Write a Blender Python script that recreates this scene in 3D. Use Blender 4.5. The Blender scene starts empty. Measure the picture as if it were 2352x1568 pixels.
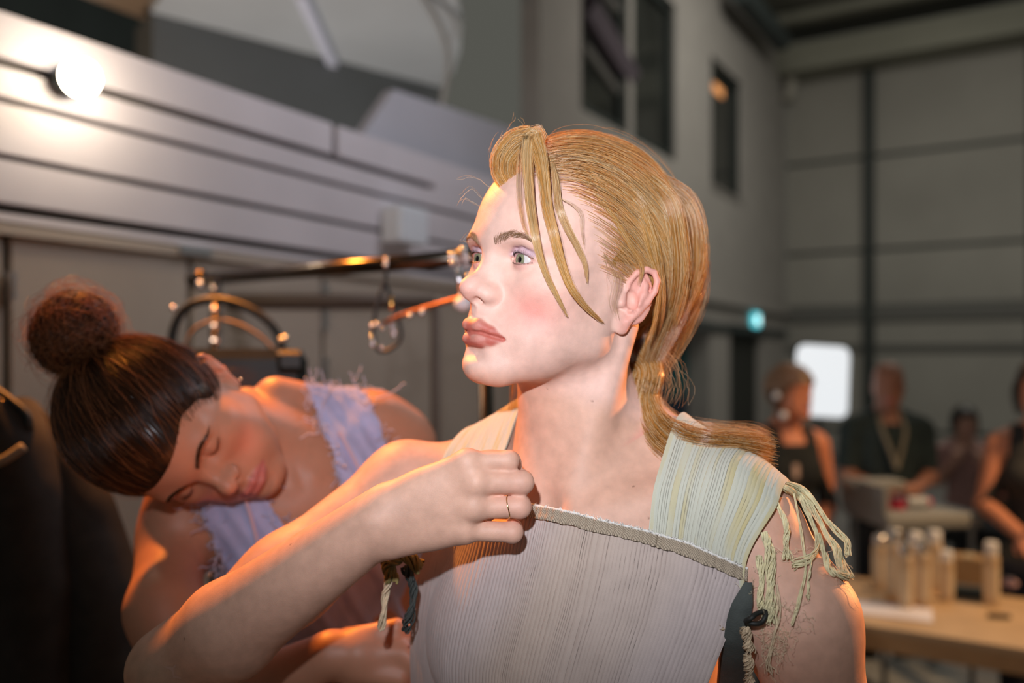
import bpy, math, random
import numpy as np

# ------------------------------------------------------------------ camera, light, world
scene = bpy.context.scene
COL = scene.collection
FPX, CX, CY = 1931.0, 1176.0, 822.0      # focal length and horizon/centre of the photograph in its 2352 x 1568 pixels
CAM_H = 1.62                             # camera height above the floor in metres

cam_data = bpy.data.cameras.new('camera')
cam = bpy.data.objects.new('camera', cam_data)
COL.objects.link(cam)
cam.location = (0, 0, CAM_H)
cam.rotation_euler = (math.pi / 2, 0, 0)
cam_data.sensor_width = 36.0
cam_data.lens = FPX / 2352.0 * 36.0
cam_data.shift_y = (CY - 784.0) / 2352.0
cam_data.clip_start = 0.02
cam_data.dof.use_dof = True
cam_data.dof.focus_distance = 0.70
cam_data.dof.aperture_fstop = 2.4
scene.camera = cam
scene.view_settings.view_transform = 'Standard'
scene.view_settings.look = 'None'
scene.view_settings.gamma = 1.0
scene.view_settings.use_curve_mapping = False
scene.view_settings.exposure = 0.0

world = bpy.data.worlds.new('world')
scene.world = world
world.use_nodes = True
wbg = world.node_tree.nodes['Background']
wbg.inputs['Color'].default_value = (0.64, 0.64, 0.55, 1)
wbg.inputs['Strength'].default_value = 0.14


def px(x, y, d):
    """World point (metres) that stands at distance d in front of the camera where the photograph shows pixel x, y."""
    return np.array([(x - CX) * d / FPX, d, CAM_H - (y - CY) * d / FPX])


def lamp(name, kind, loc, aim, energy, color, **kw):
    ld = bpy.data.lights.new(name, kind)
    ld.energy = energy
    ld.color = color
    for a, b in kw.items():
        setattr(ld, a, b)
    o = bpy.data.objects.new(name, ld)
    COL.objects.link(o)
    o.location = loc
    if aim is not None:
        from mathutils import Vector
        o.rotation_euler = (Vector(aim) - Vector(loc)).to_track_quat('-Z', 'Y').to_euler()
    return o


# the photographer's flash, just above the lens
lamp('camera_flash', 'SPOT', (-0.06, 0.03, CAM_H + 0.15), (0.03, 0.75, CAM_H + 0.13), 29.0, (0.92, 0.93, 1.0),
     spot_size=math.radians(80), spot_blend=1.0, shadow_soft_size=0.012)
# warm tungsten work lamps of the backstage area, behind the people and outside the picture
lamp('warm_lamp_back_left', 'SPOT', (-0.80, 1.70, CAM_H + 1.05), (-0.33, 1.0, CAM_H - 0.1), 230.0, (1.0, 0.30, 0.04),
     spot_size=math.radians(95), spot_blend=0.6, shadow_soft_size=0.05)
lamp('warm_lamp_back_right', 'SPOT', (2.4, 1.95, CAM_H + 0.35), (0.27, 0.74, CAM_H - 0.10), 420.0, (1.0, 0.36, 0.11),
     spot_size=math.radians(19), spot_blend=0.7, shadow_soft_size=0.06)
lamp('table_lamp_light', 'SPOT', (2.5, 2.5, CAM_H + 1.0), (1.75, 3.1, 0.9), 150.0, (1.0, 0.62, 0.32),
     spot_size=math.radians(75), spot_blend=0.8, shadow_soft_size=0.06)
# fill lights added out of view for the hall, partition, ceiling panel and canopy
lamp('hall_fill', 'AREA', (4.5, 7.5, 6.4), (4.8, 9.5, 0.0), 150.0, (1.0, 0.95, 0.84), shape='RECTANGLE', size=4.0, size_y=3.0)  # unseen fill, added to lift the hall background
lamp('partition_fill', 'AREA', (0.75, 2.3, 3.3), (-0.9, 2.1, 2.0), 13.0, (0.93, 0.90, 1.0), shape='RECTANGLE', size=0.8, size_y=0.5)  # unseen fill, added to lighten the boards
lamp('warm_ceiling_fill', 'AREA', (-2.1, 2.7, 0.5), (-2.4, 3.0, 3.6), 30.0, (1.0, 0.72, 0.5), shape='RECTANGLE', size=0.8, size_y=0.5)  # unseen, added behind the partition to light the brown ceiling panel
lamp('canopy_fill', 'AREA', (-1.1, 4.4, 0.4), (-1.0, 4.6, 3.4), 30.0, (0.98, 1.0, 1.0), shape='RECTANGLE', size=1.2, size_y=0.6)  # unseen, added behind the partition to brighten the canopy

# ------------------------------------------------------------------ helpers: objects and materials


def put(name, me, mat=None, parent=None, label=None, cat=None, group=None, kind=None, smooth=True):
    o = bpy.data.objects.new(name, me)
    COL.objects.link(o)
    if mat is not None and not me.materials:
        me.materials.append(mat)
    if parent is not None:
        o.parent = parent
    for key, v in (('label', label), ('category', cat), ('group', group), ('kind', kind)):
        if v:
            o[key] = v
    if smooth and len(me.polygons):
        me.polygons.foreach_set('use_smooth', np.ones(len(me.polygons), dtype=bool))
    return o


def empty(name, loc, label=None, cat=None, group=None, kind=None):
    o = bpy.data.objects.new(name, None)
    COL.objects.link(o)
    o.location = loc
    for key, v in (('label', label), ('category', cat), ('group', group), ('kind', kind)):
        if v:
            o[key] = v
    return o


def mesh_from(name, V, F, colors=None):
    """Mesh from a vertex array and a face array of one width (3 or 4), or a list of such arrays."""
    V = np.asarray(V, dtype=np.float32).reshape(-1, 3)
    Fs = F if isinstance(F, (list, tuple)) else [F]
    Fs = [np.asarray(f, dtype=np.int32) for f in Fs if len(f)]
    me = bpy.data.meshes.new(name)
    me.vertices.add(len(V))
    me.vertices.foreach_set('co', V.ravel())
    loops = np.concatenate([f.ravel() for f in Fs])
    counts = np.concatenate([np.full(len(f), f.shape[1], dtype=np.int32) for f in Fs])
    starts = np.concatenate([[0], np.cumsum(counts)[:-1]]).astype(np.int32)
    me.loops.add(len(loops))
    me.loops.foreach_set('vertex_index', loops)
    me.polygons.add(len(counts))
    me.polygons.foreach_set('loop_start', starts)
    me.update(calc_edges=True)
    me.validate()
    if colors is not None:
        for cname, arr in colors.items():
            at = me.color_attributes.new(cname, 'FLOAT_COLOR', 'POINT')
            a4 = np.ones((len(V), 4), dtype=np.float32)
            arr = np.asarray(arr, dtype=np.float32)
            if arr.ndim == 1:
                arr = np.repeat(arr[:, None], 3, 1)
            a4[:, :3] = arr
            at.data.foreach_set('color', a4.ravel())
    return me


class MB:
    """Collects boxes, tubes and lathes into one mesh."""

    def __init__(self):
        self.V, self.Q, self.n = [], [], 0

    def add(self, V, F):
        V = np.asarray(V, float).reshape(-1, 3)
        for f in F:
            self.Q.append([i + self.n for i in f])
        self.V.append(V)
        self.n += len(V)
        return self

    def box(self, c, s, rot=0.0, bev=0.0):
        c = np.asarray(c, float)
        h = np.asarray(s, float) / 2
        P = []
        if bev > 0:
            b = min(bev, h.min() * 0.9)
            ring = [(-h[0] + b, -h[1]), (h[0] - b, -h[1]), (h[0], -h[1] + b), (h[0], h[1] - b), (h[0] - b, h[1]), (-h[0] + b, h[1]), (-h[0], h[1] - b), (-h[0], -h[1] + b)]
            n = 8
            rows = [(-h[2], 1 - b / max(h[0], h[1]) * 1.0), (-h[2] + b, 1), (h[2] - b, 1), (h[2], 1 - b / max(h[0], h[1]))]
            for z, k in rows:
                P += [(x * k if k != 1 else x, y * k if k != 1 else y, z) for x, y in ring]
            F = [[r * n + i, r * n + (i + 1) % n, (r + 1) * n + (i + 1) % n, (r + 1) * n + i] for r in range(3) for i in range(n)]
            F += [list(range(n))[::-1], [3 * n + i for i in range(n)]]
        else:
            for z in (-h[2], h[2]):
                P += [(-h[0], -h[1], z), (h[0], -h[1], z), (h[0], h[1], z), (-h[0], h[1], z)]
            F = [[3, 2, 1, 0], [4, 5, 6, 7], [0, 1, 5, 4], [1, 2, 6, 5], [2, 3, 7, 6], [3, 0, 4, 7]]
        P = np.array(P)
        ca, sa = math.cos(rot), math.sin(rot)
        P = P @ np.array([[ca, sa, 0], [-sa, ca, 0], [0, 0, 1]]) + c
        return self.add(P, F)

    def prism(self, poly, direction):
        """Polygon (list of 3-D points) swept along a vector."""
        A = np.asarray(poly, float)
        n = len(A)
        B = A + np.asarray(direction, float)
        F = [[i, (i + 1) % n, n + (i + 1) % n, n + i] for i in range(n)]
        F += [list(range(n))[::-1], [n + i for i in range(n)]]
        return self.add(np.vstack([A, B]), F)

    def tube(self, pts, r, n=8, cap=True):
        V, F = tube_arrays(np.asarray(pts, float), r, n)
        m = len(pts)
        F = [list(f) for f in F]
        if cap:
            F += [list(range(n))[::-1], [(m - 1) * n + i for i in range(n)]]
        return self.add(V, F)

    def lathe(self, prof, c=(0, 0, 0), n=20, axis=(0, 0, 1)):
        c = np.asarray(c, float)
        ax = np.asarray(axis, float)
        ax = ax / np.linalg.norm(ax)
        u = np.cross(ax, [0, 1, 0.01] if abs(ax[1]) < 0.9 else [1, 0, 0])
        u /= np.linalg.norm(u)
        v = np.cross(ax, u)
        t = np.linspace(0, 2 * math.pi, n, endpoint=False)
        P = [c + ax * z + r * (np.cos(a) * u + np.sin(a) * v) for r, z in prof for a in t]
        m = len(prof)
        F = [[r * n + i, r * n + (i + 1) % n, (r + 1) * n + (i + 1) % n, (r + 1) * n + i] for r in range(m - 1) for i in range(n)]
        F += [list(range(n))[::-1], [(m - 1) * n + i for i in range(n)]]
        return self.add(P, F)

    def mesh(self, name):
        me = bpy.data.meshes.new(name)
        me.from_pydata(np.vstack(self.V).tolist(), [], self.Q)
        me.update()
        return me

    def build(self, name, mat, parent=None, smooth=False, **kw):
        return put(name, self.mesh(name), mat, parent, smooth=smooth, **kw)


def tube_arrays(P, r, n=6):
    """Tube of n sides along points P with radius r (scalar or one per point)."""
    m = len(P)
    T = np.gradient(P, axis=0)
    T /= np.linalg.norm(T, axis=1)[:, None] + 1e-12
    ref = np.array([0.0, 0.0, 1.0]) if abs(T[:, 2]).mean() < 0.8 else np.array([1.0, 0.0, 0.0])
    U = np.cross(T, ref)
    U /= np.linalg.norm(U, axis=1)[:, None] + 1e-12
    W = np.cross(T, U)
    a = np.linspace(0, 2 * math.pi, n, endpoint=False)
    r = np.broadcast_to(np.asarray(r, float), (m,))
    V = P[:, None, :] + r[:, None, None] * (np.cos(a)[None, :, None] * U[:, None, :] + np.sin(a)[None, :, None] * W[:, None, :])
    i = np.arange(m - 1)[:, None] * n
    j = np.arange(n)[None, :]
    F = np.stack([i + j, i + (j + 1) % n, i + n + (j + 1) % n, i + n + j], -1).reshape(-1, 4)
    return V.reshape(-1, 3), F


def strands_mesh(name, S, R, n=3, colors=None):
    """Many tubes in one mesh. S: strands x points x 3, R: strands x points radii."""
    S = np.asarray(S, np.float32)
    N, M, _ = S.shape
    T = np.gradient(S, axis=1)
    T /= np.linalg.norm(T, axis=2)[..., None] + 1e-9
    ref = np.array([0.31, 0.2, 0.93], np.float32)
    U = np.cross(T, ref)
    U /= np.linalg.norm(U, axis=2)[..., None] + 1e-9
    W = np.cross(T, U)
    a = np.linspace(0, 2 * math.pi, n, endpoint=False).astype(np.float32)
    V = S[:, :, None, :] + R[:, :, None, None] * (np.cos(a)[None, None, :, None] * U[:, :, None, :] + np.sin(a)[None, None, :, None] * W[:, :, None, :])
    s = np.arange(N)[:, None, None] * (M * n)
    i = np.arange(M - 1)[None, :, None] * n
    j = np.arange(n)[None, None, :]
    F = np.stack([s + i + j, s + i + (j + 1) % n, s + i + n + (j + 1) % n, s + i + n + j], -1).reshape(-1, 4)
    cols = None
    if colors is not None:
        cols = {'tint': np.repeat(np.asarray(colors, np.float32), M * n, axis=0)}
    return mesh_from(name, V.reshape(-1, 3), F, cols)


def spline(P, n):
    """n points on a Catmull-Rom curve through P."""
    P = np.asarray(P, float)
    if len(P) == 2:
        t = np.linspace(0, 1, n)[:, None]
        return P[0] * (1 - t) + P[1] * t
    Q = np.vstack([2 * P[0] - P[1], P, 2 * P[-1] - P[-2]])
    u = np.linspace(0, len(P) - 1, n)
    i = np.minimum(u.astype(int), len(P) - 2)
    t = (u - i)[:, None]
    a, b, c, d = Q[i], Q[i + 1], Q[i + 2], Q[i + 3]
    return 0.5 * (2 * b + (c - a) * t + (2 * a - 5 * b + 4 * c - d) * t ** 2 + (3 * b - a - 3 * c + d) * t ** 3)


def hair_material(name, back=0.4):
    """Glossy strand with some light passing through it, coloured by the strand's tint."""
    m = mat(name, (0.5, 0.3, 0.1), rough=0.24, spec=0.9, attr='tint')
    nt = m.node_tree
    b = nt.nodes['Principled BSDF']
    tr = nt.nodes.new('ShaderNodeBsdfTranslucent')
    at = [n for n in nt.nodes if n.type == 'ATTRIBUTE'][0]
    nt.links.new(at.outputs['Color'], tr.inputs['Color'])
    mx = nt.nodes.new('ShaderNodeMixShader')
    mx.inputs['Fac'].default_value = back
    nt.links.new(b.outputs['BSDF'], mx.inputs[1])
    nt.links.new(tr.outputs['BSDF'], mx.inputs[2])
    nt.links.new(mx.outputs['Shader'], nt.nodes['Material Output'].inputs['Surface'])
    return m


def mat(name, color=(0.5, 0.5, 0.5), rough=0.6, metal=0.0, spec=0.5, emit=None, strength=0.0, noise=None, bump=None, attr=None,
        sss=0.0, sheen=0.0, coat=0.0, alpha=1.0, trans=0.0):
    """Procedural material. noise = (scale, amount): colour variation; bump = (scale, strength); attr: colour attribute that gives the base colour."""
    m = bpy.data.materials.new(name)
    m.use_nodes = True
    nt = m.node_tree
    b = nt.nodes['Principled BSDF']
    L = nt.links.new
    b.inputs['Base Color'].default_value = (*color, 1)
    b.inputs['Roughness'].default_value = rough
    b.inputs['Metallic'].default_value = metal
    b.inputs['Specular IOR Level'].default_value = spec
    if sheen:
        b.inputs['Sheen Weight'].default_value = sheen
    if coat:
        b.inputs['Coat Weight'].default_value = coat
    if trans:
        b.inputs['Transmission Weight'].default_value = trans
    if sss:
        b.inputs['Subsurface Weight'].default_value = sss
        b.inputs['Subsurface Radius'].default_value = (1.0, 0.35, 0.18)
        b.inputs['Subsurface Scale'].default_value = 0.006
    if emit is not None:
        b.inputs['Emission Color'].default_value = (*emit, 1)
        b.inputs['Emission Strength'].default_value = strength
    tc = nt.nodes.new('ShaderNodeTexCoord')
    src = None
    if attr:
        at = nt.nodes.new('ShaderNodeAttribute')
        at.attribute_name = attr
        src = at.outputs['Color']
    if noise:
        n = nt.nodes.new('ShaderNodeTexNoise')
        n.inputs['Scale'].default_value = noise[0]
        n.inputs['Detail'].default_value = 4
        L(tc.outputs['Object'], n.inputs['Vector'])
        mr = nt.nodes.new('ShaderNodeMapRange')
        mr.inputs['From Min'].default_value = 0.3
        mr.inputs['From Max'].default_value = 0.7
        mr.inputs['To Min'].default_value = 1 - noise[1]
        mr.inputs['To Max'].default_value = 1 + noise[1]
        L(n.outputs['Fac'], mr.inputs['Value'])
        mx = nt.nodes.new('ShaderNodeMix')
        mx.data_type = 'RGBA'
        mx.blend_type = 'MULTIPLY'
        mx.inputs['Factor'].default_value = 1
        mx.inputs['A'].default_value = (*color, 1)
        if src is not None:
            L(src, mx.inputs['A'])
        L(mr.outputs['Result'], mx.inputs['B'])
        src = mx.outputs['Result']
    if src is not None:
        L(src, b.inputs['Base Color'])
    if bump:
        n2 = nt.nodes.new('ShaderNodeTexNoise')
        n2.inputs['Scale'].default_value = bump[0]
        n2.inputs['Detail'].default_value = 5
        L(tc.outputs['Object'], n2.inputs['Vector'])
        bp = nt.nodes.new('ShaderNodeBump')
        bp.inputs['Strength'].default_value = bump[1]
        bp.inputs['Distance'].default_value = 0.002
        L(n2.outputs['Fac'], bp.inputs['Height'])
        L(bp.outputs['Normal'], b.inputs['Normal'])
    return m


# ------------------------------------------------------------------ signed-distance bodies (units: centimetres)


def frame(yaw, pitch, roll):
    """Columns: lateral (the person's left), forward, up. yaw 0 faces the camera, positive turns towards the left of the picture."""
    c, s = math.cos(yaw), math.sin(yaw)
    F = np.array([-s, -c, 0.0])
    L = np.array([c, -s, 0.0])
    U = np.array([0, 0, 1.0])
    c, s = math.cos(pitch), math.sin(pitch)
    F, U = F * c + U * s, U * c - F * s
    c, s = math.cos(roll), math.sin(roll)
    L, U = L * c + U * s, U * c - L * s
    return np.stack([L, F, U], 1)


class Shape:
    """A list of primitives joined by smooth unions and cuts, each in a local frame (R, t)."""

    def __init__(self):
        self.items = []
        self.off = 0.0

    def ell(self, c, r, k=1.0, op='u', sym=False, fr=None, rot=None):
        c = np.asarray(c, float)
        r = np.asarray(r, float)
        self.items.append(('e', op, k, sym, fr, c, max(r), (r.astype(np.float32), None if rot is None else np.asarray(rot, np.float32))))
        return self

    def cone(self, a, b, ra, rb, k=1.0, op='u', sym=False, fr=None):
        a = np.asarray(a, float)
        b = np.asarray(b, float)
        self.items.append(('c', op, k, sym, fr, (a + b) / 2, np.linalg.norm(b - a) / 2 + max(ra, rb), (a.astype(np.float32), b.astype(np.float32), ra, rb)))
        return self

    def chain(self, pts, rs, k=1.0, op='u', sym=False, fr=None):
        rs = [rs] * len(pts) if np.isscalar(rs) else rs
        for i in range(len(pts) - 1):
            self.cone(pts[i], pts[i + 1], rs[i], rs[i + 1], k, op, sym, fr)
        return self

    def merge(self, other, k):
        """Union with another finished shape."""
        self.items.append(('g', 'u', k, False, None, None, None, (other,)))
        return self

    def eval(self, P, centers, rad):
        """P: blocks x points x 3 (float32); centers: blocks x 3; rad: block radius. Returns blocks x points."""
        B, M, _ = P.shape
        d = np.full((B, M), 50.0, np.float32)
        cache = {}
        km = 9.0
        for typ, op, k, sym, fr, c, br, arg in self.items:
            if typ == 'g':
                o = arg[0].eval(P, centers, rad)
                kk = k(P) if callable(k) else k
                h = np.maximum(kk - np.abs(d - o), 0) / kk
                d = np.minimum(d, o) - h * h * kk * 0.25
                continue
            key = id(fr)
            if key not in cache:
                if fr is None:
                    cache[key] = (P, centers)
                else:
                    R, t = fr
                    cache[key] = (((P - t.astype(np.float32)) @ R.astype(np.float32)), (centers - t) @ R)
            LP, LC = cache[key]
            if sym:
                LCs = LC.copy()
                LCs[:, 0] = np.abs(LCs[:, 0])
                m = np.linalg.norm(LCs - c, axis=1) < br + rad + km
            else:
                m = np.linalg.norm(LC - c, axis=1) < br + rad + km
            idx = np.nonzero(m)[0]
            if not len(idx):
                continue
            q = LP[idx]
            if sym:
                q = q.copy()
                q[..., 0] = np.abs(q[..., 0])
            if typ == 'e':
                r, rot = arg
                q = q - c.astype(np.float32)
                if rot is not None:
                    q = q @ rot
                a = q / r
                k0 = np.sqrt((a * a).sum(-1)) + 1e-6
                b = a / r
                k1 = np.sqrt((b * b).sum(-1)) + 1e-6
                o = k0 * (k0 - 1) / k1
            else:
                a, b, ra, rb = arg
                ba = b - a
                pa = q - a
                t = np.clip((pa @ ba) / (ba @ ba + 1e-9), 0, 1)
                o = np.sqrt(((pa - t[..., None] * ba) ** 2).sum(-1)) - (ra + (rb - ra) * t)
            cur = d[idx]
            if op == 'u':
                h = np.maximum(k - np.abs(cur - o), 0) / k
                d[idx] = np.minimum(cur, o) - h * h * (k * 0.25)
            else:
                o = -o
                h = np.maximum(k - np.abs(cur - o), 0) / k
                d[idx] = np.maximum(cur, o) + h * h * (k * 0.25)
        return d - np.float32(self.off)

    def inflated(self, off):
        o = Shape()
        o.items = self.items
        o.off = off
        return o

    def at(self, P, chunk=4096):
        """Distance at free points (n x 3), grouped in small spatially sorted blocks."""
        P = np.asarray(P, np.float32)
        out = np.empty(len(P), np.float32)
        for i in range(0, len(P), chunk):
            q = P[i:i + chunk]
            out[i:i + chunk] = self.eval(q[:, None, :], q.astype(float), 0.0)[:, 0]
        return out

    def grad(self, P, e=0.05):
        g = np.stack([self.at(P + np.eye(3, dtype=np.float32)[a] * e) - self.at(P - np.eye(3, dtype=np.float32)[a] * e) for a in range(3)], 1)
        return g / (np.linalg.norm(g, axis=1)[:, None] + 1e-9)

    def polygonize(self, lo, hi, h, nb=8, keep=None):
        """Surface nets on a sparse set of blocks. Returns vertices (cm) and quads."""
        lo = np.asarray(lo, float)
        hi = np.asarray(hi, float)
        bs = h * nb
        n = np.ceil((hi - lo) / bs).astype(int)
        g = np.stack(np.meshgrid(*[np.arange(k) for k in n], indexing='ij'), -1).reshape(-1, 3)
        rad = bs * math.sqrt(3) / 2
        act = []
        for i in range(0, len(g), 20000):
            c = lo + (g[i:i + 20000] + 0.5) * bs
            dd = self.eval(c[:, None, :].astype(np.float32), c, rad * 2)[:, 0]
            act.append(np.abs(dd) < rad * 1.2)
        g = g[np.concatenate(act)]
        off = np.stack(np.meshgrid(*[np.arange(nb + 1)] * 3, indexing='ij'), -1).reshape(-1, 3)
        D = []
        for i in range(0, len(g), 60):
            gi = g[i:i + 60]
            base = lo + gi * bs
            P = (base[:, None, :] + off[None] * h).astype(np.float32)
            D.append(self.eval(P, base + bs / 2, rad))
        D = np.concatenate(D).reshape(-1, nb + 1, nb + 1, nb + 1)
        S = D < 0
        # cells with a sign change
        cnt = np.zeros((len(g), nb, nb, nb), np.int8)
        for a in (0, 1):
            for b in (0, 1):
                for c in (0, 1):
                    cnt += S[:, a:nb + a, b:nb + b, c:nb + c]
        mixed = (cnt > 0) & (cnt < 8)
        bi, ci, cj, ck = np.nonzero(mixed)
        gc = g[bi] * nb + np.stack([ci, cj, ck], 1)
        tot = n * nb + 2

        def key(v):
            return (v[:, 0] * tot[1] + v[:, 1]) * tot[2] + v[:, 2]
        keys = key(gc)
        order = np.argsort(keys)
        keys_s = keys[order]
        acc = np.zeros((len(gc), 3))
        num = np.zeros(len(gc))
        corners = [(a, b, c) for a in (0, 1) for b in (0, 1) for c in (0, 1)]
        for a in corners:
            for ax in range(3):
                if a[ax]:
                    continue
                b = list(a)
                b[ax] = 1
                da = D[bi, ci + a[0], cj + a[1], ck + a[2]]
                db = D[bi, ci + b[0], cj + b[1], ck + b[2]]
                cr = (da < 0) != (db < 0)
                t = np.where(cr, da / (da - db + 1e-12), 0)
                p = np.array(a, float)[None] + np.zeros((len(gc), 3))
                p[:, ax] += t
                acc += p * cr[:, None]
                num += cr
        V = lo + (gc + acc / num[:, None]) * h
        quads = []
        for ax in range(3):
            u, v = (ax + 1) % 3, (ax + 2) % 3
            A = S[:, :nb, :nb, :nb]
            sl = [slice(0, nb)] * 3
            sl[ax] = slice(1, nb + 1)
            Bm = S[:, sl[0], sl[1], sl[2]]
            e = A != Bm
            ei = np.nonzero(e)
            gcell = g[ei[0]] * nb + np.stack(ei[1:], 1)
            flip = A[ei]
            ids = []
            ok = np.ones(len(gcell), bool)
            for du, dv in ((0, 0), (-1, 0), (-1, -1), (0, -1)):
                c2 = gcell.copy()
                c2[:, u] += du
                c2[:, v] += dv
                kk = key(c2)
                pos = np.clip(np.searchsorted(keys_s, kk), 0, len(keys_s) - 1)
                ok &= (keys_s[pos] == kk) & (c2.min(1) >= 0)
                ids.append(order[pos])
            q = np.stack(ids, 1)[ok]
            fl = flip[ok]
            q[~fl] = q[~fl][:, ::-1]
            quads.append(q)
        Q = np.concatenate(quads)
        if keep is not None:
            kv = keep(V)
            Q = Q[kv[Q].all(1)]
            used = np.zeros(len(V), bool)
            used[Q.ravel()] = True
            remap = np.cumsum(used) - 1
            V = V[used]
            Q = remap[Q]
        # one pass of smoothing along the surface
        return V, Q


def relax(V, Q, it=1, w=0.5):
    for _ in range(it):
        acc = np.zeros_like(V)
        cnt = np.zeros(len(V))
        for a in range(4):
            np.add.at(acc, Q[:, a], V[Q[:, (a + 1) % 4]])
            np.add.at(acc, Q[:, a], V[Q[:, (a + 3) % 4]])
            np.add.at(cnt, Q[:, a], 2)
        V = V * (1 - w) + w * acc / np.maximum(cnt, 1)[:, None]
    return V


def sstep(a, b, x):
    t = np.clip((x - a) / (b - a + 1e-12), 0, 1)
    return t * t * (3 - 2 * t)


def to_world(V):
    """Body centimetres (origin at the lens) to scene metres."""
    return np.asarray(V) * 0.01 + np.array([0, 0, CAM_H])


def cmpx(x, y, d):
    """Pixel and distance (cm) to body centimetres."""
    return np.array([(x - CX) * d / FPX, d, (CY - y) * d / FPX])
# ------------------------------------------------------------------ a head (local centimetres: lateral, forward, up from the ears)
EYE_C = np.array([3.05, 7.80, 1.92])
EYE_R = 1.20


def add_head(S, fr, closed=False, ear=True):
    kw = dict(fr=fr)
    S.ell((0, 0.1, 5.0), (7.2, 9.8, 8.4), 1.0, **kw)                       # cranium
    S.ell((0, 2.2, 4.6), (6.7, 7.9, 6.8), 1.5, **kw)                       # forehead and temples
    S.ell((0, 4.3, -1.4), (5.5, 5.0, 6.6), 2.5, **kw)                      # middle of the face
    S.cone((4.75, 1.5, -4.3), (1.6, 8.0, -7.5), 1.4, 1.45, 2.4, sym=True, **kw)   # jaw
    S.cone((5.2, 0.8, 0.0), (4.75, 1.5, -4.3), 1.6, 1.4, 2.2, sym=True, **kw)
    S.ell((2.6, 5.6, -4.6), (2.9, 3.2, 3.0), 2.0, sym=True, **kw)          # cheeks
    S.ell((0, 8.9, -7.55), (2.0, 1.85, 1.55), 1.6, **kw)                  # chin
    S.ell((4.9, 3.4, -2.4), (1.2, 2.6, 2.6), 2.2, sym=True, **kw)          # masseter
    S.ell((4.1, 5.7, -0.15), (1.9, 2.5, 1.6), 2.2, sym=True, **kw)         # cheekbone
    S.ell((0, 6.8, -4.1), (2.9, 3.55, 2.6), 1.8, **kw)                     # mouth mound
    S.ell((2.5, 7.75, 3.5), (2.7, 1.95, 1.15), 1.4, sym=True, **kw)        # brow
    S.ell((0, 8.7, 3.7), (1.6, 1.55, 1.5), 1.4, **kw)                      # glabella
    S.ell((2.95, 10.3, 1.75), (1.95, 1.95, 1.25), 1.0, 's', sym=True, **kw)   # eye socket
    # nose
    S.cone((0, 8.85, 2.6), (0, 10.75, -0.3), 0.55, 0.72, 1.1, **kw)
    S.cone((0, 8.3, 1.6), (0, 9.6, -1.2), 0.95, 1.3, 1.0, **kw)
    S.ell((0, 11.45, -0.95), (0.98, 0.98, 0.92), 0.9, **kw)
    S.ell((1.12, 10.15, -1.35), (0.72, 1.0, 0.78), 0.55, sym=True, **kw)
    S.cone((0, 11.4, -1.6), (0, 10.5, -2.15), 0.36, 0.42, 0.5, **kw)
    S.ell((0.62, 10.75, -2.02), (0.34, 0.72, 0.42), 0.25, 's', sym=True, **kw)
    # lips
    S.ell((0, 8.3, -2.9), (1.5, 2.45, 1.3), 0.8, **kw)
    S.cone((0, 11.15, -2.75), (0, 11.6, -3.3), 0.26, 0.3, 0.4, 's', **kw)   # philtrum
    S.chain([(2.6, 8.85, -4.92), (1.6, 9.85, -4.5), (0.75, 10.60, -4.10), (0, 10.68, -4.18)], [0.14, 0.37, 0.50, 0.52], 0.42, sym=True, **kw)
    S.chain([(2.55, 8.85, -5.05), (1.55, 9.75, -5.2), (0.7, 10.32, -5.34), (0, 10.42, -5.38)], [0.16, 0.41, 0.60, 0.64], 0.42, sym=True, **kw)
    S.chain([(2.75, 9.2, -5.02), (2.2, 9.75, -4.9), (1.2, 10.6, -4.68), (0, 11.25, -4.74)], [0.13, 0.12, 0.12, 0.13], 0.17, 's', sym=True, **kw)
    S.ell((0, 10.8, -6.5), (1.6, 0.75, 0.4), 0.8, 's', **kw)              # fold under the lower lip
    # eyelids
    S.ell(EYE_C, (1.42, 1.40, 1.36), 0.45, sym=True, **kw)
    if not closed:
        S.chain([EYE_C + (-1.5, 0.7, 0.04), EYE_C + (-0.8, 1.15, 0.05), EYE_C + (0.0, 1.36, 0.04), EYE_C + (0.8, 1.15, -0.04), EYE_C + (1.5, 0.55, -0.2)],
                [0.13, 0.36, 0.45, 0.38, 0.13], 0.08, 's', sym=True, **kw)
    crease = [EYE_C + (-1.25, 0.95, 0.55), EYE_C + (-0.5, 1.2, 0.86), EYE_C + (0.4, 1.2, 0.88), EYE_C + (1.3, 0.85, 0.5)]
    S.chain(crease, 0.09, 0.3, 's', sym=True, **kw)
    if closed:
        S.chain([EYE_C + (-1.4, 0.75, -0.25), EYE_C + (-0.5, 1.35, -0.55), EYE_C + (0.5, 1.35, -0.55), EYE_C + (1.4, 0.75, -0.3)], 0.06, 0.15, 's', sym=True, **kw)
    if ear:
        add_ear(S, fr)


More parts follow.
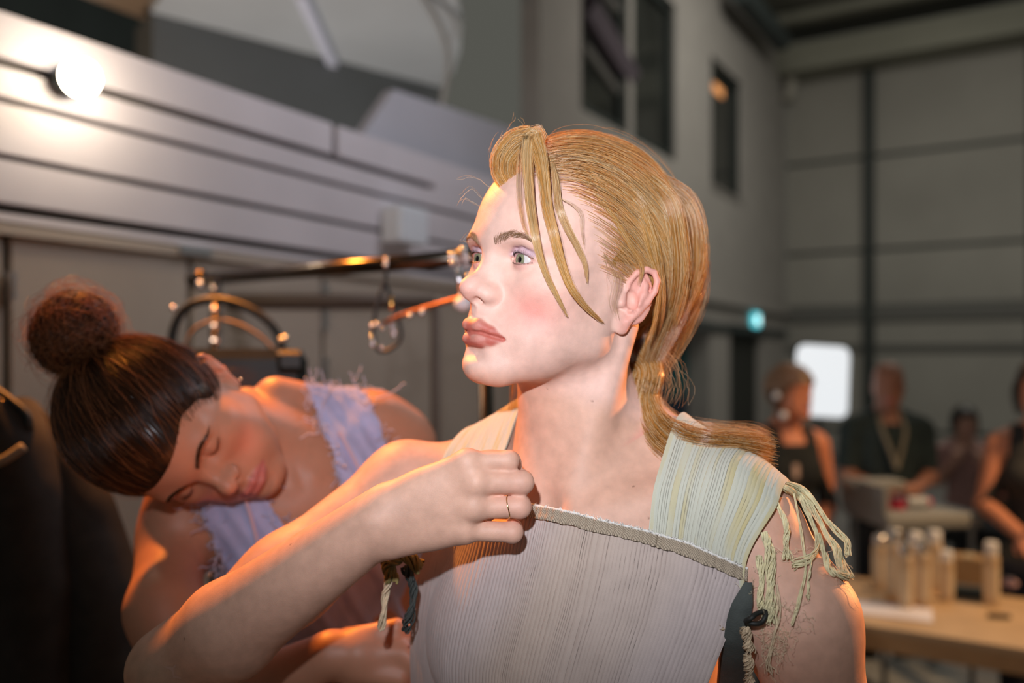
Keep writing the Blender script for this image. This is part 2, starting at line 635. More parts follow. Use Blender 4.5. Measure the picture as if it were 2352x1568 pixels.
def add_ear(S, fr):
    a = math.radians(27)
    eb = np.array([math.sin(a), -math.cos(a), 0.0])       # backwards along the ear
    eu = np.array([0.06, -0.22, 1.0])
    eu /= np.linalg.norm(eu)
    en = np.cross(eb, eu)
    en = en if en[0] > 0 else -en
    o = np.array([6.8, 0.15, -0.35])

    def q(b, u, n=0.0):
        return o + eb * b + eu * u + en * n
    rot = np.stack([eb, eu, en], 1)
    kw = dict(sym=True, fr=fr)
    S.ell(q(1.3, 0.75, 0.1), (1.5, 2.4, 0.22), 0.25, rot=rot, **kw)
    S.ell(q(0.55, 0.3, -0.5), (0.9, 1.6, 0.6), 0.5, rot=rot, **kw)
    S.chain([q(0.75, 0.15, 0.15), q(0.3, 0.75, 0.3), q(0.15, 1.6, 0.4), q(0.55, 2.5, 0.45), q(1.3, 2.95, 0.5), q(2.1, 2.75, 0.52), q(2.6, 2.05, 0.52), q(2.7, 1.1, 0.5),
             q(2.4, 0.0, 0.42), q(1.85, -1.05, 0.3), q(1.25, -1.9, 0.25)],
            [0.14, 0.2, 0.24, 0.27, 0.28, 0.28, 0.28, 0.27, 0.27, 0.26, 0.3], 0.12, **kw)
    S.ell(q(0.62, -2.1, 0.12), (0.82, 0.95, 0.30), 0.35, rot=rot, **kw)       # lobe
    S.chain([q(1.25, 2.05, 0.25), q(1.75, 1.5, 0.36), q(1.85, 0.7, 0.42), q(1.6, -0.2, 0.42), q(1.15, -0.85, 0.38)], [0.16, 0.24, 0.3, 0.3, 0.28], 0.3, **kw)
    S.ell(q(0.95, 0.05, 0.35), (0.62, 0.85, 0.5), 0.2, 's', rot=rot, **kw)    # concha
    S.cone(q(0.12, 0.25, 0.1), q(0.2, -0.35, 0.25), 0.3, 0.32, 0.3, **kw)     # tragus


def head_paint(V, fr, base, lip=None, blush=None, shadow=None):
    """Skin, lip, cheek and eyelid colours for the vertices of a body."""
    P = (V - fr[1]) @ fr[0]
    X = P.copy()
    X[:, 0] = np.abs(X[:, 0])
    col = np.tile(np.asarray(base, float), (len(V), 1)) if np.ndim(base) == 1 else np.array(base, float)

    def blend(c, m):
        col[:] = col * (1 - m[:, None]) + np.asarray(c) * m[:, None]
    near = np.linalg.norm(P - (0, 3, 0), axis=1) < 16
    idx = np.nonzero(near)[0]
    m = np.zeros(len(V))
    if blush is not None:
        m[idx] = np.exp(-((X[idx, 0] - 4.2) / 1.9) ** 2 - ((X[idx, 1] - 7.2) / 2.6) ** 2 - ((X[idx, 2] + 2.3) / 1.8) ** 2)
        blend(blush, m * 0.9)
        m[:] = 0
        m[idx] = np.exp(-(np.linalg.norm(X[idx] - (0.3, 12.2, -1.1), axis=1) / 1.1) ** 2)
        blend(blush, m * 0.35)
        m[:] = 0
        m[idx] = sstep(6.9, 7.6, X[idx, 0]) * (X[idx, 1] < 1.2)
        blend(blush, m * 0.55)
    if shadow is not None:
        d = np.linalg.norm(X[idx] - EYE_C, axis=1)
        m[:] = 0
        m[idx] = (1 - sstep(1.5, 2.1, d)) * sstep(0.1, 0.35, X[idx, 2] - EYE_C[2]) * (X[idx, 1] > EYE_C[1])
        blend(shadow, m * 0.6)
        m[:] = 0
        m[idx] = (1 - sstep(1.36, 1.5, d)) * (X[idx, 1] > EYE_C[1]) * (X[idx, 2] < EYE_C[2] + 0.3)
        blend((0.62, 0.30, 0.27), m * 0.6)
    if lip is not None:
        L = Shape()
        L.chain([(2.6, 8.85, -4.92), (1.6, 9.85, -4.5), (0.75, 10.60, -4.10), (0, 10.68, -4.18)], [0.14, 0.37, 0.50, 0.52], 0.2, sym=True, fr=fr)
        L.chain([(2.55, 8.85, -5.05), (1.55, 9.75, -5.2), (0.7, 10.32, -5.34), (0, 10.42, -5.38)], [0.16, 0.41, 0.60, 0.64], 0.2, sym=True, fr=fr)
        L.chain([(2.5, 9.3, -4.98), (2.1, 9.6, -4.9), (1.2, 10.3, -4.68), (0, 10.8, -4.74)], [0.12, 0.22, 0.26, 0.28], 0.1, sym=True, fr=fr)
        m[:] = 0
        j = idx[(np.abs(P[idx, 0]) < 3) & (P[idx, 1] > 8) & (P[idx, 2] > -7) & (P[idx, 2] < -3)]
        th = 0.04 + 0.14 * sstep(1.0, 2.4, X[j, 0])
        m[j] = 1 - sstep(-0.05, 0.12, L.at(V[j]) - th)
        blend(lip, m)
    return col
# ------------------------------------------------------------------ the model in the front
W1_HEAD = (frame(0.8901, 0.0698, -0.1047), np.array([5.433, 79.146, 6.176]))
W1_BODY = (frame(math.radians(30), 0, 0), np.array([6.3, 80.5, -9.5]))


def loc(fr, p):
    """Local point of a frame to body centimetres."""
    return fr[0] @ np.asarray(p, float) + fr[1]


def w1_torso():
    S = Shape()
    b = W1_BODY
    kw = dict(fr=b)
    S.ell((0, -0.5, -17), (13.2, 9.3, 18), 1.0, **kw)                       # rib cage
    S.cone((-13.0, -1.0, -4.4), (13.0, -1.0, -4.4), 4.2, 4.2, 5.0, **kw)    # shoulder girdle
    S.ell((0, 1.5, -8.5), (11.5, 6.2, 5.5), 4.0, **kw)                      # upper chest
    S.cone((2.0, -3.5, 4.5), (13.5, -2.0, -2.0), 3.4, 2.4, 4.0, sym=True, **kw)    # trapezius
    S.ell((6.8, 5.6, -17.0), (5.4, 3.6, 6.0), 5.0, sym=True, **kw)          # bust
    S.ell((0, -0.5, -36), (11.3, 8.3, 18), 4.0, **kw)
    S.ell((0, -1.5, -52), (15.5, 10.5, 13), 5.0, **kw)
    S.cone((1.6, 6.1, -4.6), (14.0, 1.2, -1.7), 0.75, 0.9, 2.2, sym=True, **kw)    # collar bones
    S.cone((15.8, -0.8, -5.2), (16.6, -0.5, -9.0), 4.3, 4.3, 3.0, sym=False, **kw)   # her left shoulder
    return S


def w1_shapes():
    T = w1_torso()
    h, b = W1_HEAD, W1_BODY
    # neck
    nb, nt = loc(b, (0.2, -0.6, -3.0)), loc(h, (0, -0.6, -4.0))
    T.cone(nb, nt, 5.6, 5.25, 3.0)
    head = Shape()
    add_head(head, h)
    T.merge(head, 1.6)
    for s in (1, -1):
        a, c = loc(h, (s * 5.6, -2.2, -2.6)), loc(b, (s * 1.4, 5.2, -4.3))
        T.cone(a, c, 1.1, 0.75, 2.0)                                       # neck muscle
    T.ell(loc(b, (0, 7.6, -3.6)), (1.3, 1.3, 1.3), 2.0, 's')               # hollow of the throat
    # her left arm hangs down beside the body
    sh, mid, el = loc(b, (16.6, -0.6, -7.5)), cmpx(1832, 1420, 69), cmpx(1930, 1800, 70)
    T.chain([sh, mid, el], [4.5, 4.3, 3.7], 3.0)
    wr = el + np.array([1.5, -3.0, -23.0])
    T.chain([el, wr, wr + np.array([-1, -1, -17.0])], [3.7, 2.6, 2.4], 1.5)
    # her right upper arm reaches towards the camera
    sh2, el2 = cmpx(935, 1115, 88), cmpx(405, 1535, 77)
    T.chain([loc(b, (-14.0, -0.8, -4.6)), sh2, sh2 * 0.45 + el2 * 0.55, el2], [4.1, 4.2, 4.15, 3.7], 2.5)
    T.cone((0, 0, 0) + loc(b, (8.5, -1, -55)), loc(b, (9.5, -1.5, -98)), 8.5, 5.6, 4.0)
    T.cone(loc(b, (-8.5, -1, -55)), loc(b, (-9.5, -1.5, -98)), 8.5, 5.6, 4.0)
    for s in (1, -1):
        T.chain([loc(b, (s * 9.5, -1.5, -98)), loc(b, (s * 9.7, -3.2, -112)), loc(b, (s * 9.8, -3.0, -147))], [5.6, 5.2, 3.3], 2.0)
        T.chain([loc(b, (s * 9.8, -3.4, -148)), loc(b, (s * 10.4, 10.5, -150.4))], [3.6, 2.2], 2.0)
    # forearm and hand
    A = Shape()
    wr2 = cmpx(868, 1200, 70.5)
    fm = el2 * 0.72 + wr2 * 0.28
    A.chain([el2, fm, wr2], [3.6, 4.2, 2.6], 1.5)
    A.ell(el2 + np.array([-1.0, -1.0, 0.3]), (2.6, 2.6, 2.6), 1.6)
    A.chain([fm + np.array([0, 0.5, 0.3]), wr2 + np.array([0.6, 0.2, 0.9])], [3.5, 1.9], 1.2)
    add_hand(A)

    def kk(P):
        dd = np.sqrt(((P - el2.astype(np.float32)) ** 2).sum(-1))
        return (0.1 + 1.6 * (1 - sstep(7, 15, dd))).astype(np.float32)
    T.merge(A, kk)
    return T


def add_hand(A):
    D = 69.2
    wr = cmpx(868, 1200, 70.5)
    mcp = [cmpx(1072, 1062, D), cmpx(1092, 1108, D - 0.4), cmpx(1088, 1165, D - 0.2), cmpx(1064, 1217, D + 0.5)]
    pip = [cmpx(1167, 1058, D + 0.3), cmpx(1198, 1108, D + 0.1), cmpx(1193, 1164, D + 0.1), cmpx(1176, 1222, D + 0.4)]
    rm = [0.95, 0.98, 0.95, 0.88]
    rp = [0.80, 0.92, 0.88, 0.82]
    tip = []
    # knuckles
    for m in mcp:
        A.ell(m + np.array([0.1, -0.35, 0]), (0.8, 0.75, 0.78), 0.6)
    # back of the hand
    for i, m in enumerate(mcp):
        base = wr + np.array([0.6, 0.1, 0]) + (m - wr) * 0.10 + np.array([0, 0, (1.5 - i) * 0.95])
        A.chain([base, m + np.array([0, 0.25, 0])], [1.45, 1.05], 1.3)
    A.ell((wr + mcp[1] + mcp[2]) / 2 * 0 + wr * 0.45 + (mcp[1] + mcp[2]) / 2 * 0.55 + np.array([0, 0.7, 0]), (3.0, 1.35, 2.7), 1.5)
    A.ell(wr * 0.55 + mcp[3] * 0.45 + np.array([0, 0.9, -0.3]), (3.0, 1.3, 1.35), 1.5)    # heel of the hand
    for i in range(4):
        F = Shape()
        F.cone(mcp[i], pip[i], rm[i], rp[i], 0.3)
        F.ell(pip[i] + np.array([0.05, 0.05, 0]), (rp[i] * 1.04, rp[i] * 1.02, rp[i] * 1.03), 0.3)
        d1 = pip[i] + np.array([0.15, 2.2, -0.1])
        t1 = d1 + np.array([-1.5, 1.1, 0.0])
        F.chain([pip[i], d1, t1], [rp[i], rp[i] * 0.88, rp[i] * 0.72], 0.3)
        tip.append(t1)
        A.merge(F, 0.35)
    # thumb, closing from behind against the index finger
    t0 = wr + np.array([1.8, 1.6, 1.2])
    t1 = cmpx(1035, 1085, D + 2.4)
    t2 = cmpx(1120, 1062, D + 3.0)
    t3 = cmpx(1178, 1066, D + 2.6)
    F = Shape()
    F.chain([t0, t1, t2, t3], [1.5, 1.2, 0.95, 0.75], 0.6)
    A.merge(F, 0.5)


W1 = w1_shapes()
V, Q = W1.polygonize((-36, 58, -34), (36, 100, 22), 0.14)
V = relax(V, Q, 1, 0.5)
Vl, Ql = W1.polygonize((-36, 55, -163), (40, 108, -32), 0.9)
PH_ = (V - W1_HEAD[1]) @ W1_HEAD[0]
face_m = (sstep(-9.5, -7.0, PH_[:, 2] + 0.25 * np.clip(6 - PH_[:, 1], 0, 20)) * (np.linalg.norm(PH_ - (0, 2, 2), axis=1) < 16))[:, None]
powder = np.array([0.74, 0.475, 0.39]) * face_m + np.array([0.67, 0.40, 0.295]) * (1 - face_m)      # made-up face, tanned body
tint = head_paint(V, W1_HEAD, powder, lip=(0.46, 0.12, 0.09), blush=(0.74, 0.27, 0.22), shadow=(0.48, 0.34, 0.46))
hand_pink = np.exp(-((V[:, 0] - 0.6) / 2.2) ** 2 - ((V[:, 2] + 12.0) / 4.0) ** 2) * (V[:, 1] < 71.5)
tint = tint * (1 - 0.3 * hand_pink[:, None]) + np.array([0.78, 0.38, 0.31]) * 0.3 * hand_pink[:, None]
for mx_, my_, mr_ in ((1455, 1117, 0.10), (1361, 921, 0.10), (1258, 893, 0.08), (1490, 1190, 0.07), (667, 1250, 0.08), (424, 1466, 0.09), (1895, 1300, 0.1)):
    dd_ = np.linspace(58, 100, 900)
    rp_ = np.stack([(mx_ - CX) * dd_ / FPX, dd_, (CY - my_) * dd_ / FPX], 1)
    hit = W1.at(rp_) < 0
    if hit.any():
        mm_ = 1 - sstep(mr_ * 0.6, mr_ * 1.6, np.linalg.norm(V - rp_[np.argmax(hit)], axis=1))
        tint = tint * (1 - 0.65 * mm_[:, None]) + np.array([0.16, 0.06, 0.035]) * 0.65 * mm_[:, None]     # moles
skin = mat('model_skin', (0.8, 0.56, 0.46), rough=0.52, spec=0.35, sss=0.12, attr='tint', bump=(1300, 0.13), noise=(90, 0.09))
me = mesh_from('body', np.vstack([to_world(V), to_world(Vl)]), [np.vstack([Q, Ql + len(V)])],
               {'tint': np.vstack([tint, np.tile((0.73, 0.465, 0.38), (len(Vl), 1))])})
woman = put('person', me, skin, label='person in a cream pleated top, face turned aside, right hand at the collarbone', cat='person')
# eyes: white, iris and pupil by rings, lashes
sclera = mat('eye_white', (0.60, 0.56, 0.54), rough=0.12, spec=0.6, noise=(300, 0.03))
iris_m = mat('iris_hazel', (0.20, 0.21, 0.13), rough=0.15, noise=(900, 0.35))
pupil_m = mat('pupil', (0.005, 0.005, 0.005), rough=0.1)
cornea_m = mat('cornea', (1, 1, 1), rough=0.02, trans=1.0)
lash_m = mat('lashes', (0.02, 0.012, 0.01), rough=0.7, spec=0.05)
GAZE = frame(0.8901 + 0.04, 0.02, -0.1047)[:, 1]


def ring(prof, c, axis, name, m, parent):
    return MB().lathe(prof, c, 32, axis).build(name, m, parent, smooth=True)


def lashes(fr, S, parent, name, low_only=False, closed=False):
    rs = np.random.RandomState(12)
    for sgn in (1, -1):
        St, Rt = [], []
        for up in (1, -1):
            for t in np.linspace(0.02, 0.98, 46 if up > 0 else 30):
                a = math.radians(-62 + 124 * t)
                hgt = (0.50 if up > 0 else -0.42) * math.cos(math.radians(-78 + 156 * t)) + 0.05 - 0.12 * t
                if closed:
                    hgt = -0.55 + 0.3 * abs(2 * t - 1)
                r = math.sqrt(max(0.2, 1.40 ** 2 - hgt ** 2))
                base = EYE_C + np.array([math.sin(a) * r, math.cos(a) * r, hgt])
                ln = (0.62 if up > 0 else 0.34) * rs.uniform(0.7, 1.1) * float(np.interp(t, [0, 0.25, 0.6, 1], [0.25, 0.6, 1, 1]))
                out = np.array([math.sin(a) * 0.7 + 0.4, math.cos(a) * 0.9, 0])
                dn = -0.12 if up > 0 else -0.5
                u = np.linspace(0, 1, 6)[:, None]
                rise = (0.55 * u ** 2 - 0.1 * u) if up > 0 and not closed else dn * u
                q = base + out * ln * u * (1 - 0.2 * u) + np.array([0, 0, 1.0]) * rise * ln
                q[:, 0] *= sgn
                St.append(q @ fr[0].T + fr[1])
                Rt.append(np.linspace(0.017, 0.004, 6))
        put(name, strands_mesh(name, to_world(np.array(St)), (np.array(Rt) * 0.01).astype(np.float32), 3), lash_m, parent=parent)


for sgn in (1, -1):
    c = to_world(loc(W1_HEAD, EYE_C * (sgn, 1, 1)))
    R = EYE_R * 0.01
    prof = [(R * math.sin(t), R * math.cos(t)) for t in np.linspace(3.1, 0.53, 22)]
    ball = ring(prof, c, GAZE, 'eyeball', sclera, woman)
    rI = R * math.sin(0.53)
    zI = R * math.cos(0.53)
    ring([(rI, zI), (rI * 0.9, zI + 0.0006), (rI * 0.45, zI + 0.0004)], c, GAZE, 'iris', iris_m, ball)
    ring([(rI * 0.46, zI + 0.0004), (rI * 0.40, zI + 0.00055), (0.00002, zI + 0.0006)], c, GAZE, 'pupil', pupil_m, ball)
lashes(W1_HEAD, W1, woman, 'eyelashes')
# ------------------------------------------------------------------ placing things on the model


def ray_to(S, x, y, off=0.3, lo=52.0, hi=110.0, n=1200):
    """Point in front of a body, off cm clear of its surface, in the direction of a pixel (or the nearest approach)."""
    d = np.linspace(lo, hi, n)
    P = np.stack([(x - CX) * d / FPX, d, (CY - y) * d / FPX], 1)
    v = S.at(P)
    i = np.argmax(v < off) if (v < off).any() else np.argmin(v)
    return P[i]


def push_out(S, P, off, it=3):
    """Move points that are closer than off to a body out along its surface normal."""
    P = np.array(P, float)
    for _ in range(it):
        d = S.at(P)
        m = d < off
        if not m.any():
            break
        P[m] += S.grad(P[m]) * (off - d[m])[:, None]
    return P


def snoise(x, seed, n=64):
    """Smooth periodic-free 1-D noise in -1..1."""
    r = np.random.RandomState(seed).uniform(-1, 1, 4096)
    i = np.floor(x).astype(int)
    t = x - i
    t = t * t * (3 - 2 * t)
    return r[i % 4096] * (1 - t) + r[(i + 1) % 4096] * t


TORSO = w1_torso()
R_B, T_B = W1_BODY


def body_pts(l, f, u):
    return np.stack([l, f, u], -1).reshape(-1, 3) @ R_B.T + T_B


def grid_quads(nu, nv):
    i, j = np.meshgrid(np.arange(nu - 1), np.arange(nv - 1), indexing='ij')
    a = i * nv + j
    return np.stack([a, a + 1, a + nv + 1, a + nv], -1).reshape(-1, 4)


def thick(V, Q, S, t):
    """Doubles a sheet: second layer pushed along the vertex normals by t, edges closed."""
    n = np.zeros_like(V)
    fn = np.cross(V[Q[:, 2]] - V[Q[:, 0]], V[Q[:, 3]] - V[Q[:, 1]])
    for a in range(4):
        np.add.at(n, Q[:, a], fn)
    n /= np.linalg.norm(n, axis=1)[:, None] + 1e-12
    return np.vstack([V, V - n * t]), np.vstack([Q, Q[:, ::-1] + len(V)])


def neck_u(l):
    return np.interp(l, [-15, -10, -6.2, -0.7, 4.0, 9.6, 13.0, 17.4], [-4.6, -3.9, -3.5, -3.75, -4.1, -5.0, -5.8, -7.6])


def dress_panel(nc, nr, front=True):
    s = np.linspace(0, 1, nc)[:, None]
    v = np.linspace(0, 1, nr)[None, :] ** 1.35
    lt = -13.8 + s * (17.4 + 13.8)
    ut = neck_u(lt)
    u = ut + v * (-64 - ut)
    lL = np.interp(-u, [4, 8, 18, 30, 64], [-13.8, -14.2, -15.6, -17.2, -19.5])
    lR = np.interp(-u, [4, 8, 12, 18, 30, 64], [17.6, 17.3, 16.4, 14.4, 13.6, 17.5])
    l = lL + s * (lR - lL)
    if front:
        f = 9.0 - 0.0165 * (l - 1.5) ** 2 + 1.6 * np.exp(-((u + 18) / 8.0) ** 2) - 1.7 * np.exp(-((u + 2) / 4.0) ** 2)
        f = f + 1.2 * sstep(30, 60, -u)
    else:
        f = -10.5 + 0.0165 * (l - 1.5) ** 2 - 1.2 * sstep(30, 60, -u)
    P = body_pts(l, f, u)
    P = push_out(TORSO, P, 0.45)
    return P, np.broadcast_to(s, u.shape).ravel(), np.broadcast_to(v, u.shape).ravel(), u.ravel()


NC, NR = 640, 150
P, ss, vv, uu = dress_panel(NC, NR)
# fine crushed pleats: each has its own pitch, some close up and some gape open
ph = ss * 96 + 1.3 * snoise(ss * 23, 5) + 0.9 * snoise(ss * 9 + 3.1 * vv, 6) + 0.5 * snoise(vv * 6 + ss * 3, 8)
saw = ph - np.floor(ph)
ridge = 1 - np.abs(2 * saw - 1)
amp = 0.045 + 0.075 * np.clip(snoise(ss * 31 + np.floor(ss * 9) + vv * 4.5, 9) + 0.2, 0, 1) + 0.06 * np.exp(-vv / 0.03)
Np = body_pts(np.zeros(1), np.ones(1), np.zeros(1))[0] - T_B
wav = 0.22 * snoise(ss * 7 + vv * 3, 11) * sstep(0.04, 0.25, vv)
P = P + Np * ((ridge ** 0.6 - 0.7) * amp + wav)[:, None]
fold_shade = 1 - sstep(0.03, 0.2, ridge)
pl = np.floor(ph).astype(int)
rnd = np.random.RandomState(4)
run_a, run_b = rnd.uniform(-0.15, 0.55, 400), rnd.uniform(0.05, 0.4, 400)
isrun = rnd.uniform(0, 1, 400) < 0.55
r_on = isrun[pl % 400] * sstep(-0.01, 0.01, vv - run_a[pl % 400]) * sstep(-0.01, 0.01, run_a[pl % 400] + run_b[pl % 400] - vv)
dark = fold_shade * (0.16 + 0.84 * r_on)  # shade of the folds painted into the pleats, strongest along ladder runs
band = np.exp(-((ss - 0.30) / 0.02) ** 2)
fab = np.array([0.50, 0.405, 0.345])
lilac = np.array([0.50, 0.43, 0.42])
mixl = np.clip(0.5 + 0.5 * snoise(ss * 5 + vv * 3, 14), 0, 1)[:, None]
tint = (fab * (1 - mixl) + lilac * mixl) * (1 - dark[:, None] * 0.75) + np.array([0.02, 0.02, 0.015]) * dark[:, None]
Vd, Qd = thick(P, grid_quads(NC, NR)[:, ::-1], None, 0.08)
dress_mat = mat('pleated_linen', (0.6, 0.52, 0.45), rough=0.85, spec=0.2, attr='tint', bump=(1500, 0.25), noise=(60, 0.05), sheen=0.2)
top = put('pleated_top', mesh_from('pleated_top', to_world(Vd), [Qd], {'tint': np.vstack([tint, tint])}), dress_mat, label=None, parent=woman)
Pb, _, _, _ = dress_panel(60, 60, False)
Vd, Qd = thick(Pb, grid_quads(60, 60), None, 0.08)
put('back_panel', mesh_from('back_panel', to_world(Vd), [Qd], {'tint': np.tile(fab, (len(Vd), 1))}), dress_mat, parent=top)

# gathered trim along the neckline, checked weave with a frayed white edge
NT, NW = 620, 12
s = np.linspace(0.0, 1, NT)[:, None]
w = np.linspace(0, 1, NW)[None, :]
lt = -13.8 + s * (17.5 + 13.8) + 0 * w
hgt = 1.05 + 0.10 * snoise(s * 40, 21)
uu2 = neck_u(lt) + 0.35 - w * hgt - 0.12 * np.abs(snoise(s * 70, 22)) * (w < 0.05)
f = 9.0 - 0.0165 * (lt - 1.5) ** 2 + 1.6 * np.exp(-((uu2 + 18) / 8.0) ** 2) - 1.7 * np.exp(-((uu2 + 2) / 4.0) ** 2)
Pt = push_out(TORSO, body_pts(lt, f, uu2), 0.6) + Np * 0.30
gat = 0.10 * np.sin(s * 2 * math.pi * 46 + 2.0 * snoise(s * 30, 23)) * (0.6 + 0.4 * snoise(s * 17, 24)) + 0.04 * np.sin(w * 9)
Pt = Pt + Np * (gat + 0 * w).ravel()[:, None]
Vt, Qt = thick(Pt, grid_quads(NT, NW)[:, ::-1], None, 0.1)
fr_edge = np.broadcast_to(w, (NT, NW)).ravel()
tt = np.where(fr_edge[:, None] < 0.16, np.array([0.78, 0.77, 0.74]), np.array([0.34, 0.28, 0.21]))
chk = ((np.floor(np.broadcast_to(s, (NT, NW)).ravel() * 310) + np.floor(fr_edge * 12)) % 2)[:, None]
tt = np.where(fr_edge[:, None] < 0.16, tt, tt * (0.6 + 0.9 * chk))
trim_mat = mat('woven_trim', (0.4, 0.35, 0.3), rough=0.9, spec=0.15, attr='tint', bump=(2200, 0.4))
put('neckline_trim', mesh_from('neckline_trim', to_world(Vt), [Qt], {'tint': np.vstack([tt, tt])}), trim_mat, parent=top)
# frayed threads of the trim
rnd = np.random.RandomState(31)
S_, R_ = [], []
for k in range(420):
    l0 = rnd.uniform(-13, 17.3)
    u0 = neck_u(l0) + 0.3
    f0 = 9.0 - 0.0165 * (l0 - 1.5) ** 2 + 1.6 * np.exp(-((u0 + 18) / 8.0) ** 2) - 1.7 * np.exp(-((u0 + 2) / 4.0) ** 2)
    p0 = np.array([l0, f0 + 0.1, u0])
    dvec = np.array([rnd.normal(0, 0.12), rnd.normal(0.05, 0.08), rnd.uniform(0.1, 0.34)])
    t = np.linspace(0, 1, 5)[:, None]
    S_.append((p0 + dvec * t + np.array([rnd.normal(0, 0.08), 0.03, -0.05]) * t ** 2) @ R_B.T + T_B)
    R_.append(np.full(5, 0.026))
S_ = np.array(S_)
S_ = push_out(TORSO, S_.reshape(-1, 3), 0.72).reshape(S_.shape) + Np * 0.28
white_yarn = mat('frayed_white_thread', (0.80, 0.79, 0.75), rough=0.9)
put('frayed_edge', strands_mesh('frayed_edge', to_world(S_), np.array(R_) * 0.01), white_yarn, parent=top, kind='stuff')


TORSO_A = Shape()
TORSO_A.items = list(TORSO.items)
TORSO_A.chain([loc(W1_BODY, (16.6, -0.6, -7.5)), cmpx(1832, 1420, 69)], [4.5, 4.3], 3.0)


def strap(name, l0, l1, th0, th1, seed, drop, flare, parent):
    """Broad shoulder strap laid over the shoulder, ribbed along its length."""
    na, nt = 170, 60
    a = np.linspace(0, 1, na)[:, None]
    th = np.linspace(0, 1, nt)[None, :]
    l = l0 + (l1 - l0) * a + flare * a * sstep(0.05, 0.35, th)
    ta_ = th0 + drop * a
    ang = np.radians(ta_ + (th1 - ta_) * th)
    c_f, c_u = -1.0, -6.5
    # distance from the axis by marching in from outside
    r = np.full(l.shape, 18.0)
    for _ in range(40):
        P = body_pts(l, c_f + r * np.cos(ang), c_u + r * np.sin(ang))
        d = TORSO_A.at(P).reshape(l.shape)
        r = r - np.clip(d - (0.32 + 0.23 * sstep(0.05, 0.3, th)), -1, 2) * 0.8
    # smooth along the strap so that it bridges hollows
    for _ in range(12):
        r[:, 1:-1] = np.maximum(r[:, 1:-1], (r[:, :-2] + r[:, 2:]) / 2)
    ph = a * 34 + 0.8 * snoise(a * 13, seed) + 0.5 * snoise(a * 5 + th * 4, seed + 1)
    sw = ph - np.floor(ph)
    rid = 1 - np.abs(2 * sw - 1)
    edge = np.minimum(a, 1 - a)
    r = r + (rid - 0.5) * 0.07 * (edge > 0.06) + 0.05 * (edge < 0.05)
    P = body_pts(l, c_f + r * np.cos(ang), c_u + r * np.sin(ang))
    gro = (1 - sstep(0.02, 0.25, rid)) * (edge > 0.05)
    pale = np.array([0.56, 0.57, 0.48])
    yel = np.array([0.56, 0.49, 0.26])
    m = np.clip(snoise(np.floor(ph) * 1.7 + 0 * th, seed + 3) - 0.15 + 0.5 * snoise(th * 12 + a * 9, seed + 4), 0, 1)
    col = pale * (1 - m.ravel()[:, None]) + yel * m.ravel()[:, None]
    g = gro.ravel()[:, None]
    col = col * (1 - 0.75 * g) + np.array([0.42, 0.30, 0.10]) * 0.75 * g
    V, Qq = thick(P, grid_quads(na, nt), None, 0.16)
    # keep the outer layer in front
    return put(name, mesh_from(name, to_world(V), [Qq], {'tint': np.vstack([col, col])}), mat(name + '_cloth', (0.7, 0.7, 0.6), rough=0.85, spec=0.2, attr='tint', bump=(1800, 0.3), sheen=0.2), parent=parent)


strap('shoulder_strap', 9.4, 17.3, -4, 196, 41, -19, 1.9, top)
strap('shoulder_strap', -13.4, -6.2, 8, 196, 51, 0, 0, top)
# ------------------------------------------------------------------ the model's hair
R_H, T_H = W1_HEAD
HC = np.array([0.0, 0.1, 4.6])
HR = np.array([7.25, 9.85, 8.75])


def slerp(a, b, t):
    om = np.arccos(np.clip((a * b).sum(-1), -1, 1))[:, None]
    so = np.sin(om) + 1e-6
    return (np.sin((1 - t) * om) / so)[..., None] * a[:, None, :] + (np.sin(t * om) / so)[..., None] * b[:, None, :]


def hairline_f(l, u):
    """Forward limit of the scalp at a height u and side offset l (head centimetres)."""
    al = np.abs(l)
    top = np.interp(u, [-6, -3.0, -1.0, 0.5, 2.0, 4.0, 5.5, 7.0, 8.2, 9.6, 12, 16], [-4.0, -2.2, 1.4, 2.6, 3.6, 5.0, 6.0, 6.9, 8.0, 20, 20, 20])
    return top


def hairline2(l, u):
    """The second woman's lower hairline."""
    return np.interp(u, [-6, -3.0, -1.0, 0.5, 2.0, 4.0, 5.0, 6.0, 7.0, 8.0, 12], [-4.0, -2.0, 2.2, 3.8, 4.8, 6.0, 7.4, 8.4, 20, 20, 20])


def scalp_mask(p, low):
    lim = hairline2(p[:, 0], p[:, 2]) if low else hairline_f(p[:, 0], p[:, 2])
    ok = (p[:, 1] < lim) & (p[:, 2] > -5.5)
    return ok & ~((np.abs(p[:, 0]) > 5.2) & (p[:, 1] > -3.2) & (p[:, 1] < 1.0) & (p[:, 2] < 2.6))   # the ear


def scalp_roots(n, rs, low=0):
    out = []
    while len(out) < n:
        d = rs.normal(0, 1, (n * 3, 3))
        d /= np.linalg.norm(d, axis=1)[:, None]
        ok = scalp_mask(HC + d * HR, low)
        out += list(d[ok])
    return np.array(out[:n])


def hair_lift(d):
    """How far the hair stands off the scalp (cm) in a direction."""
    up = np.clip(d[..., 2], 0, 1)
    back = np.clip(-d[..., 1], 0, 1)
    front = np.clip(d[..., 1], 0, 1)
    return 0.35 + 1.15 * up ** 1.5 + 1.75 * back ** 1.2 - 0.25 * front


